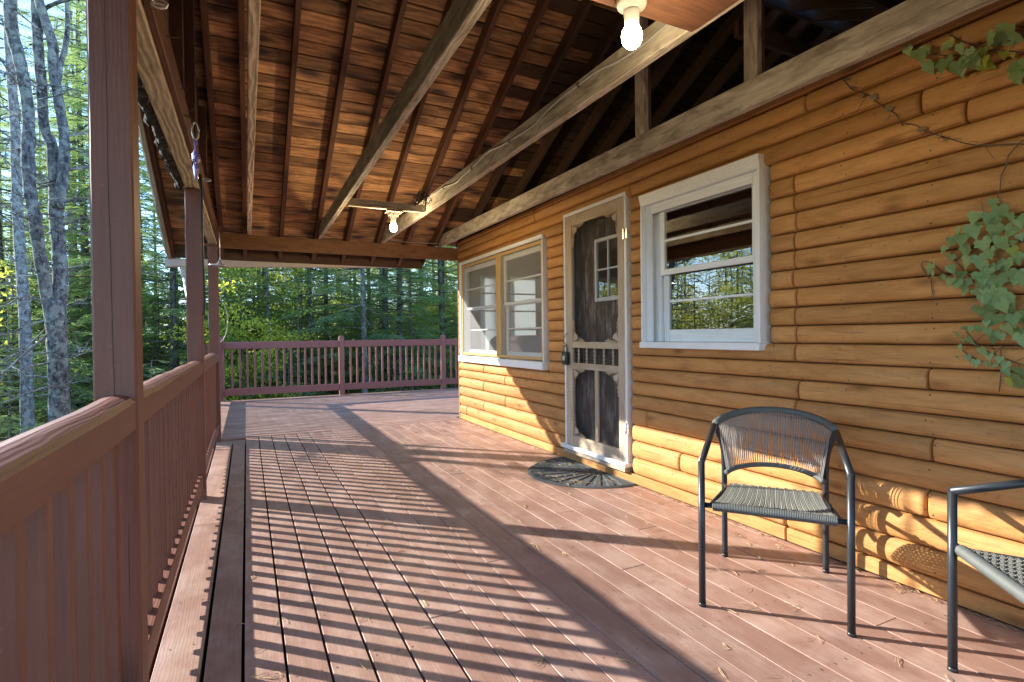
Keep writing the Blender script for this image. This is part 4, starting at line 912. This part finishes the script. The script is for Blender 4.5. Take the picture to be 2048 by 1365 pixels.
for px, py in ((1690, 158), (1702, 176), (1722, 190), (1745, 192), (1805, 250), (1845, 258), (1878, 277), (1775, 218)):
    p = at(px, py, x=W-.05); link('dried_leaf', LD, v3, T(*p) @ Euler((random.random()*6, random.random()*6, random.random()*6)).to_matrix().to_4x4() @ Matrix.Diagonal((.03, .03, .03, 1)))
v2 = thing('ivy_vine', 'dense trailing ivy with many small green leaves right of the single window', 'vine', at(1960, 560, x=W-.03), group='ivy climbing the log wall')
z6 = lambda x, y: (1780+x/3.414, 400+y/3.414)
stem(v2, [(2002, 352), (2000, 378), (1995, 400), (2003, 430)]); stem(v2, [z6(*q) for q in ((720, 10), (700, 200), (640, 330), (560, 330), (440, 410), (420, 300))])
stem(v2, [z6(*q) for q in ((430, 400), (520, 500), (600, 590), (660, 680), (760, 800), (880, 900))]); stem(v2, [z6(*q) for q in ((270, 540), (215, 450), (235, 420), (300, 440), (360, 500), (440, 530))]); stem(v2, [z6(*q) for q in ((280, 540), (290, 640), (320, 680))])
stem(v2, [z6(*q) for q in ((520, 900), (600, 990), (700, 1050), (830, 1100), (920, 1130))]); stem(v2, [z6(*q) for q in ((470, 1010), (540, 1060), (640, 1110), (780, 1130))]); stem(v2, [z6(*q) for q in ((755, 990), (760, 1150), (745, 1310))])
L2 = [(705, 10, 22), (750, 60, 28), (585, 105, 30), (670, 110, 22), (700, 140, 32), (720, 190, 32), (820, 105, 30), (880, 130, 28), (845, 190, 30), (900, 150, 26), (465, 200, 16), (555, 190, 32), (490, 250, 30), (420, 272, 18), (380, 332, 20), (515, 325, 28), (418, 385, 22), (410, 465, 24), (283, 455, 22), (290, 495, 16), (358, 525, 18), (530, 405, 28), (630, 290, 32), (690, 250, 20), (755, 270, 24), (768, 310, 24), (683, 350, 30), (842, 290, 15), (830, 340, 24), (865, 380, 24), (605, 400, 28), (630, 440, 32), (790, 430, 32), (720, 460, 30), (680, 480, 26), (870, 500, 30), (905, 520, 26), (820, 500, 22), (615, 510, 30), (635, 555, 32), (725, 535, 34), (490, 505, 24), (510, 560, 24), (465, 565, 20), (420, 550, 20), (515, 620, 18), (583, 625, 22), (672, 605, 36), (710, 655, 46), (640, 665, 30), (800, 670, 34), (635, 745, 42), (760, 720, 30), (808, 730, 28), (720, 800, 34), (840, 800, 34), (880, 780, 28), (790, 870, 34), (860, 890, 40), (900, 930, 34), (505, 878, 12), (455, 915, 18), (495, 960, 14), (535, 955, 22), (475, 1005, 14), (555, 875, 16), (600, 872, 18), (660, 890, 18), (715, 905, 20), (712, 945, 20), (757, 930, 16), (622, 1025, 20), (680, 1060, 20), (530, 1075, 14), (585, 1108, 16), (660, 1120, 16), (750, 1085, 18), (724, 1135, 12), (790, 1120, 18), (785, 1165, 18), (810, 1235, 22), (880, 1165, 28), (900, 1240, 60), (455, 1075, 8), (880, 250, 14), (910, 380, 14), (660, 835, 14)]
for (x, y, s) in L2: leaf(v2, *z6(x, y-8), s*.95, random.uniform(-.5, .5), (x, y) in ((810, 1235), (830, 340)))

twiglets(v2, [(2000, 380), (1985, 470), (1960, 540), (1990, 620), (2030, 700)], 16, 60); twiglets(v2, [(1920, 665), (1990, 710), (2040, 730)], 8, 40); twiglets(v3, [(1690, 165), (1800, 245), (1890, 275), (2000, 289)], 9, 32); twiglets(v1, [(1850, 108), (1950, 106), (2040, 100)], 8, 34)
# ---------------------------------------------------------------- forest
def rot2(d, a): return Vector((d.x*math.cos(a)-d.y*math.sin(a), d.x*math.sin(a)+d.y*math.cos(a), d.z))
def conifer(seed, H, Rr, base, n, mat, leafL=.055, step=.05, dense=1., deadlow=0):
    rs = np.random.default_rng(seed); tv = []; tf = []; LV = []; up = np.array([0, 0, 1.])
    for k in range(n+deadlow):
        dead = k >= n
        z = base+(H-base)*((k+.5)/n)**.95 if not dead else rs.uniform(1.5, base+1.5)
        L = (Rr*(1-(z-base)/(H-base+.01))**.65*rs.uniform(.75, 1.1)+.25) if not dead else rs.uniform(.6, 1.8)
        az = k*2.399+rs.uniform(-.4, .4); d = np.array([math.cos(az), math.sin(az), 0]); up0 = rs.uniform(-.05, .25); dr_ = rs.uniform(.18, .35)
        def P(s): return np.array([0, 0, z])+d*(L*s)+up*(L*(up0*s-dr_*s*s))
        pts = [P(s) for s in (0, .35, .7, 1.)]; tube([tuple(p) for p in pts], [.022+.004*L, .015, .010, .004], 4, tv, tf, False)
        if dead:
            for q in range(5):
                s = rs.uniform(.3, .95); p = P(s); e = p+np.array([*rs.normal(0, .22, 2), rs.normal(-.05, .12)]); tube([tuple(p), tuple(e)], [.005, .002], 3, tv, tf, False)
            continue
        nt_ = max(3, int(L/.085*dense))
        for i in range(nt_):
            s = .16+.84*(i+rs.uniform(0, .6))/nt_
            if s > 1: continue
            p = P(s); tl = (.16+.30*L*(1-s)**.8*.75)*rs.uniform(.75, 1.15); side = 1 if i % 2 else -1
            for sd in (side, -side) if s > .3 else (side,):
                a = sd*rs.uniform(.75, 1.1); td = np.array([d[0]*math.cos(a)-d[1]*math.sin(a), d[0]*math.sin(a)+d[1]*math.cos(a), rs.uniform(-.35, .02)]); td /= np.linalg.norm(td)
                m = max(2, int(tl/step)); tt = (np.arange(m)+.5)/m*tl; c = p+td*tt[:, None]; c[:, 2] -= (tt**2)*.35
                perp = np.cross(td, up); perp /= np.linalg.norm(perp)
                for q in (-1, 1):
                    e = c+(perp*q*.85+td*.55)*(leafL*rs.uniform(.8, 1.2, m))[:, None]; e[:, 2] += rs.uniform(-.02, .012, m)
                    w_ = td*(step*.42); LV.append(np.stack([c-w_, e, c+w_], 1))
    A = np.concatenate(LV).reshape(-1, 3); nf_ = len(A)//3
    me = bpy.data.meshes.new('crown'); me.vertices.add(len(A)); me.vertices.foreach_set('co', A.ravel()); me.loops.add(len(A)); me.loops.foreach_set('vertex_index', np.arange(len(A)))
    me.polygons.add(nf_); me.polygons.foreach_set('loop_start', np.arange(nf_)*3); me.polygons.foreach_set('loop_total', np.full(nf_, 3)); me.update(); me.validate(); me.materials.append(mat)
    return me, mesh('branches', tv, tf, True, M['bark'])
def broadleaf(seed, H, Rr, base, n, mat, ls=.075):
    rs = np.random.default_rng(seed); C = []
    for k in range(n//70):
        c = np.array([rs.normal(0, Rr*.45), rs.normal(0, Rr*.45), rs.uniform(base, H)]); C.append(c+rs.normal(0, 1, (70, 3))*np.array([.38, .38, .16]))
    C = np.concatenate(C); m = len(C); a = rs.normal(0, 1, (m, 3)); a /= np.linalg.norm(a, axis=1)[:, None]; b = np.cross(a, rs.normal(0, 1, (m, 3))); b /= np.linalg.norm(b, axis=1)[:, None]
    s = ls*rs.uniform(.6, 1.2, m)[:, None]; V = np.stack([C-a*s, C-b*s*.5, C+a*s, C+b*s*.5], 1).reshape(-1, 3)
    me = bpy.data.meshes.new('crown'); me.vertices.add(len(V)); me.vertices.foreach_set('co', V.ravel()); me.loops.add(len(V)); me.loops.foreach_set('vertex_index', np.arange(len(V)))
    me.polygons.add(m); me.polygons.foreach_set('loop_start', np.arange(m)*4); me.polygons.foreach_set('loop_total', np.full(m, 4)); me.update(); me.materials.append(mat)
    tv = []; tf = []
    for k in range(7): az = k*2.4; z = base+(H-base)*k/9; tube([(0, 0, z), (math.cos(az)*Rr*.4, math.sin(az)*Rr*.4, z+.5), (math.cos(az)*Rr*.8, math.sin(az)*Rr*.8, z+.8)], [.03, .02, .006], 4, tv, tf, False)
    return me, mesh('branches', tv, tf, True, M['bark'])
def trunkmesh(seed, H, r, mat, seg=9):
    rs = random.Random(seed); n = 10; pts = []; ph = rs.uniform(0, 6)
    for i in range(n+1): z = H*i/n; pts.append((.05*math.sin(z*.5+ph)*min(1, z/3), .05*math.cos(z*.4+ph)*min(1, z/3), z))
    rr = [r*(1-.85*(i/n))*(1.25 if i == 0 else 1) for i in range(n+1)]; v, f = tube(pts, rr, seg); return mesh('trunk', v, f, True, mat)
TALL = [conifer(1, 15, 2.7, 1.6, 110, M['hemlock'], deadlow=10), conifer(2, 14, 2.5, 1.2, 105, M['hemlock'], deadlow=8), conifer(3, 16, 2.8, 2.6, 95, M['pine'], .07, .05, deadlow=14)]
LOW = [conifer(5, 5.2, 1.7, .25, 46, M['hemlock']), conifer(6, 4.2, 1.5, .2, 40, M['hemlock']), conifer(7, 3.0, 1.25, .15, 30, M['pine'])]
BRD = [broadleaf(8, 8.5, 2.2, 1.5, 5600, M['broad']), broadleaf(9, 4.5, 1.6, .6, 3500, M['broad'])]
TRK = {k: [trunkmesh(i, 15.5, .15, M[k]) for i in range(3)] for k in ('bark', 'greybark', 'lichen')}
def tree(x, y, kind, s, bark, name, lab, grp, rad=1., idx=0):
    t = thing(name, lab, 'tree', (x, y, gz(x, y)-.05), random.uniform(0, 6.28), grp)
    src = {'tall': TALL, 'low': LOW, 'broad': BRD}[kind][idx % len({'tall': TALL, 'low': LOW, 'broad': BRD}[kind])]
    Wm = wmat(t); sc = Matrix.Diagonal((s, s, s, 1))
    link('crown', src[0], t, Wm @ sc); link('branches', src[1], t, Wm @ sc)
    hs = {'tall': 1., 'low': [.34, .27, .19][idx % 3], 'broad': [.5, .27][idx % 2]}[kind]
    link('trunk', TRK[bark][idx % 3], t, Wm @ Matrix.Diagonal((s*rad*(1 if kind == 'tall' else .3), s*rad*(1 if kind == 'tall' else .3), s*hs, 1)))
    return t
def sunheight(x, y):
    """highest allowed crown so that the deck keeps its sun"""
    t_ = (-.4-x)/.731
    if t_ < 0:
        return 99 if y > 16.5 else 0
    yl = y-t_*.682
    if -1.5 < yl < 16: return t_*math.tan(SUN_EL)*.93+.05-GZ*0-1.7*0 + 1.7 - .0
    return 99
random.seed(77)
# trunks one can tell apart beyond the far railing: bearing px, radius px, bark
named = [(345, 9, 'bark', 19, 'slim brown conifer trunk left of the middle porch post with a dead white branch', 1),
         (537, 5.5, 'greybark', 24, 'pale lichened conifer behind the left part of the far railing', 1),
         (622, 7, 'bark', 21, 'dark conifer trunk left of the middle post of the far railing', 0),
         (655, 4.5, 'bark', 27, 'thin dark conifer trunk just behind the darker one', 1),
         (727, 6.5, 'lichen', 17.5, 'pale lichen-spotted trunk with dead white branches behind the far railing', 2),
         (797, 8, 'bark', 19, 'thick dark hemlock trunk behind the right part of the far railing', 0),
         (882, 6, 'bark', 20, 'dark hemlock next to the house corner', 1),
         (470, 4.5, 'bark', 30, 'slender far trunk in the gap beside the farthest porch post', 2)]
for px, rp, bark, d, lab, ix in named:
    p = at(px, 640, d=d); s = random.uniform(.95, 1.15); r = rp*d/1075.3
    tree(p.x, p.y, 'tall', s, bark, 'conifer', lab, 'trees beyond the far railing', r*math.cos(R_(26.26)-math.atan2(p.x, p.y))**2/(.15*s)*1.0, ix)
# dead white branches of the pale trunk
def twig(a, b, r, depth=0):
    a, b = Vector(a), Vector(b); m = (a+b)/2+Vector([random.uniform(-.06, .06) for _ in range(3)])*(b-a).length; tube([a, m, b], [r, r*.7, r*.25], 4, v, f, False)
    if depth < 2:
        for _ in range(5 if depth == 0 else 3):
            s = random.uniform(.25, .95); q = a.lerp(b, s); L = (b-a).length*random.uniform(.2, .45); dd = ((b-a).normalized()+Vector([random.uniform(-.9, .9) for _ in range(3)])).normalized(); twig(q, q+dd*L, r*.5, depth+1)
random.seed(4)
for (pa, da, pb, db, r_, lab) in (((730, 608), 17.5, (672, 625), 17., .024, 'bleached feathery dead branch reaching left from the pale lichened trunk'), ((730, 612), 17.5, (775, 640), 17.3, .014, 'thin bleached dead branch reaching right from the pale lichened trunk'),
        ((728, 630), 17.5, (762, 690), 17., .012, 'drooping bleached twig below the pale trunk fork'), ((727, 540), 17.5, (660, 552), 17.2, .012, 'faint upper dead branch of the pale lichened trunk just under the gutter'),
        ((346, 545), 18.9, (262, 541), 18.2, .03, 'long bleached dead branch crossing the gap between the first two posts'), ((732, 700), 17.4, (745, 760), 17., .012, 'pale twig hanging behind the far balusters')):
    v = []; f = []; twig(at(*pa, d=da), at(*pb, d=db), r_); tag(link('dead_branch', mesh('twigs', v, f, True, M['greybark'])), lab, 'branch', 'bleached dead branches')

# filler forest
random.seed(101); placed = [(at(a, 640, d=b).x, at(a, 640, d=b).y) for a, _, _, b, _, _ in named]
def ok(x, y, r):
    if -1.5 < x < 9 and -4 < y < 12.6: return False
    return all((x-a)**2+(y-b)**2 > r*r for a, b in placed)
KN = {'tall': ('hemlock_tree', ['tall feathery hemlock', 'tall dark hemlock', 'tall blue-green pine']), 'low': ('hemlock_sapling', ['bushy young hemlock', 'small young hemlock', 'low blue-green young pine']), 'broad': ('broadleaf_tree', ['tall sunlit yellow-green broadleaf tree', 'low sunlit yellow-green broadleaf tree'])}
def wherelab(az, d):
    az = math.degrees(az)
    a = 'in the woods left of the porch' if az < -19 else 'seen left of the nearest porch post' if az < -12.5 else 'in the gap between the nearest and middle posts' if az < -4.2 else 'beyond the far railing left of its middle post' if az < 8.7 else 'beyond the far railing right of its middle post' if az < 19.6 else 'hidden behind the cabin'
    return a
def scatter(n, a0, a1, d0, d1, kind, rmin, s0=.85, s1=1.2, barks=('bark', 'bark', 'greybark')):
    c = 0; tries = 0
    while c < n and tries < n*60:
        tries += 1; az = R_(random.uniform(a0, a1)); d = math.sqrt(random.uniform(d0*d0, d1*d1)); x, y = d*math.sin(az), d*math.cos(az)
        if not ok(x, y, rmin): continue
        s = random.uniform(s0, s1); idx = random.randrange(6); full = {'tall': [15, 14, 16][idx % 3], 'low': [5.2, 4.2, 3.0][idx % 3], 'broad': [9.2, 5][idx % 2]}[kind]*s
        hm = sunheight(x, y)
        if hm < 1.2: continue
        if full > hm:
            if kind == 'tall': continue
            s = s*hm/full
            if s < .3: continue
        nm, ks = KN[kind]; lab = ks[idx % len(ks)]+(' deep' if d > 32 else ' close' if d < 18 else '')+' '+wherelab(az, d)
        placed.append((x, y)); tree(x, y, kind, s, random.choice(barks), nm, lab, lab, 1., idx); c += 1
scatter(9, -18, -8, 23.5, 32, 'tall', 1.8)
scatter(34, -19, 27, 20, 40, 'tall', 2.2)
scatter(36, -19, 27, 14.2, 24, 'low', 1.25, .8, 1.15)
scatter(38, -19, 27, 22, 40, 'low', 1.4, 1.3, 1.9)
scatter(34, -20, 27, 22, 46, 'broad', 1.8, .9, 1.3)
scatter(16, -1, 21, 17, 27, 'broad', 1.3, .55, .85)
scatter(26, -26, 34, 40, 62, 'tall', 2.2, 1., 1.3)
scatter(46, -70, -19, 7, 34, 'low', 1.5, .8, 1.3)
scatter(12, -75, -19, 24, 50, 'tall', 3)
scatter(22, -72, -22, 42, 75, 'tall', 2.5, 1.0, 1.3)
scatter(34, -70, -22, 26, 60, 'low', 2.2, 1.5, 2.4)
scatter(14, -75, -19, 14, 46, 'broad', 2.)
scatter(12, -150, -75, 10, 34, 'tall', 3)

# lichened many-stemmed tree close to the left railing
DT = 9.0
lt = thing('lichened_tree', 'large lichen-covered forked tree close beyond the left railing', 'tree', (*at(118, 800, d=DT)[:2], GZ))
def stemtree(par, pts, rad, name='trunk', mat='lichen', d=DT, seg=12):
    P = [at(a, b, d=d+c) for a, b, c in pts]; S_ = smoothpts(P, 5); m = len(S_)-1
    rr = []; n = len(pts)-1
    for i in range(m+1):
        u = i/m*n; k = min(int(u), n-1); q = u-k; rr.append((rad[k]*(1-q)+rad[k+1]*q)*d*.61/1075.3*(1+.05*math.sin(i*1.7)))
    v, f = tube(S_, rr, seg); return link(name, mesh(name, v, f, True, M[mat]), par)
stemtree(lt, [(122, 1080, 0), (120, 900, 0), (118, 780, 0), (115, 700, 0), (112, 640, 0), (108, 600, 0)], [27, 23, 21, 21, 22, 18])
stemtree(lt, [(105, 660, 0), (92, 580, 0), (78, 500, -.1), (70, 440, -.2), (60, 380, -.2), (56, 308, -.2), (57, 230, -.2), (46, 154, -.3), (36, 108, -.3), (24, 62, -.3), (21, 0, -.4), (30, -120, -.5)], [13, 13, 13, 12.5, 12.5, 13.5, 12, 12, 12, 12.5, 12, 10], 'limb')
stemtree(lt, [(116, 650, 0), (120, 580, .05), (118, 500, .1), (112, 430, .1), (112, 380, .1)], [15, 16, 15, 15, 15], 'limb')
stemtree(lt, [(112, 400, .1), (106, 330, .1), (104, 290, .1), (89, 258, .1), (85, 215, .1), (83, 170, .1), (77, 108, .1), (74, 46, .1), (71, 0, .1), (75, -110, 0)], [14, 12, 12, 11, 11, 11, 11, 11, 10, 8], 'limb')
stemtree(lt, [(116, 415, .05), (124, 370, 0), (129, 308, 0), (127, 262, 0), (117, 200, 0), (107, 138, 0), (106, 92, 0), (92, 46, 0), (78, 0, 0), (66, -100, 0)], [13, 12, 11.5, 10.5, 10.5, 11, 11, 10, 10, 8], 'limb')
stemtree(lt, [(117, 160, 0), (122, 125, .05), (130, 95, .1), (135, 55, .1), (134, 0, .1), (134, -90, 0)], [6.5, 6, 6, 5.5, 5, 4], 'limb')
stemtree(lt, [(88, 20, .1), (100, 12, 0), (120, 4, -.1), (146, -2, -.2)], [5, 4.5, 4.5, 3], 'limb')
bt = thing('grey_tree', 'hazier straight grey trunk behind the forked lichened tree', 'tree', (*at(50, 800, d=15)[:2], GZ))
stemtree(bt, [(60, 1000, 0), (54, 800, 0), (50, 640, 0), (40, 500, 0), (34, 400, 0), (30, 250, 0), (22, 150, 0), (16, 60, 0), (12, -60, 0)], [16, 13, 12, 11, 10.5, 10, 9, 8, 6], 'trunk', 'greybark', 15)
# dead twigs and limbs of the lichened tree
v = []; f = []; random.seed(12)
main = [((78, 470), (-30, 420)), ((60, 395), (-10, 300)), ((56, 300), (-20, 250)), ((57, 245), (5, 215)), ((50, 165), (-10, 105)), ((45, 180), (-20, 130)), ((45, 150), (120, 190)), ((97, 560), (-5, 500)), ((100, 600), (-10, 590)), ((95, 615), (0, 560)),
        ((92, 640), (-20, 680)), ((100, 650), (-15, 740)), ((100, 665), (-10, 760)), ((105, 725), (-10, 745)), ((105, 770), (-5, 810)), ((118, 620), (182, 595)), ((125, 450), (182, 430)), ((130, 275), (178, 262)), ((137, 300), (176, 305)), ((130, 405), (178, 400)), ((130, 340), (185, 336)),
        ((92, 470), (140, 425)), ((75, 425), (150, 440)), ((88, 440), (20, 400)), ((112, 460), (180, 470)), ((80, 60), (30, 20)), ((60, 90), (120, 50)), ((135, 55), (172, 70)), ((25, 60), (-30, 20)), ((60, 330), (110, 380)), ((115, 720), (175, 690)), ((118, 770), (180, 760)), ((128, 540), (176, 530))]
for _ in range(26):
    y_ = random.uniform(120, 790); sd = random.choice((-1, -1, 1)); x_ = 60+y_*.07+random.uniform(-15, 25); main.append(((x_, y_), (x_+sd*random.uniform(35, 90), y_+random.uniform(-35, 25))))
for a, b in main: twig(at(*a, d=DT), at(*b, d=DT+random.uniform(-.8, .8)), random.uniform(.011, .02))
tw = link('dead_twigs', mesh('twigs', v, f, True, M['greybark']), lt)
# sparse living sprays on and behind it
for (px, py, d, s) in ((150, 60, 13, .5), (150, 170, 14, .8)): pass
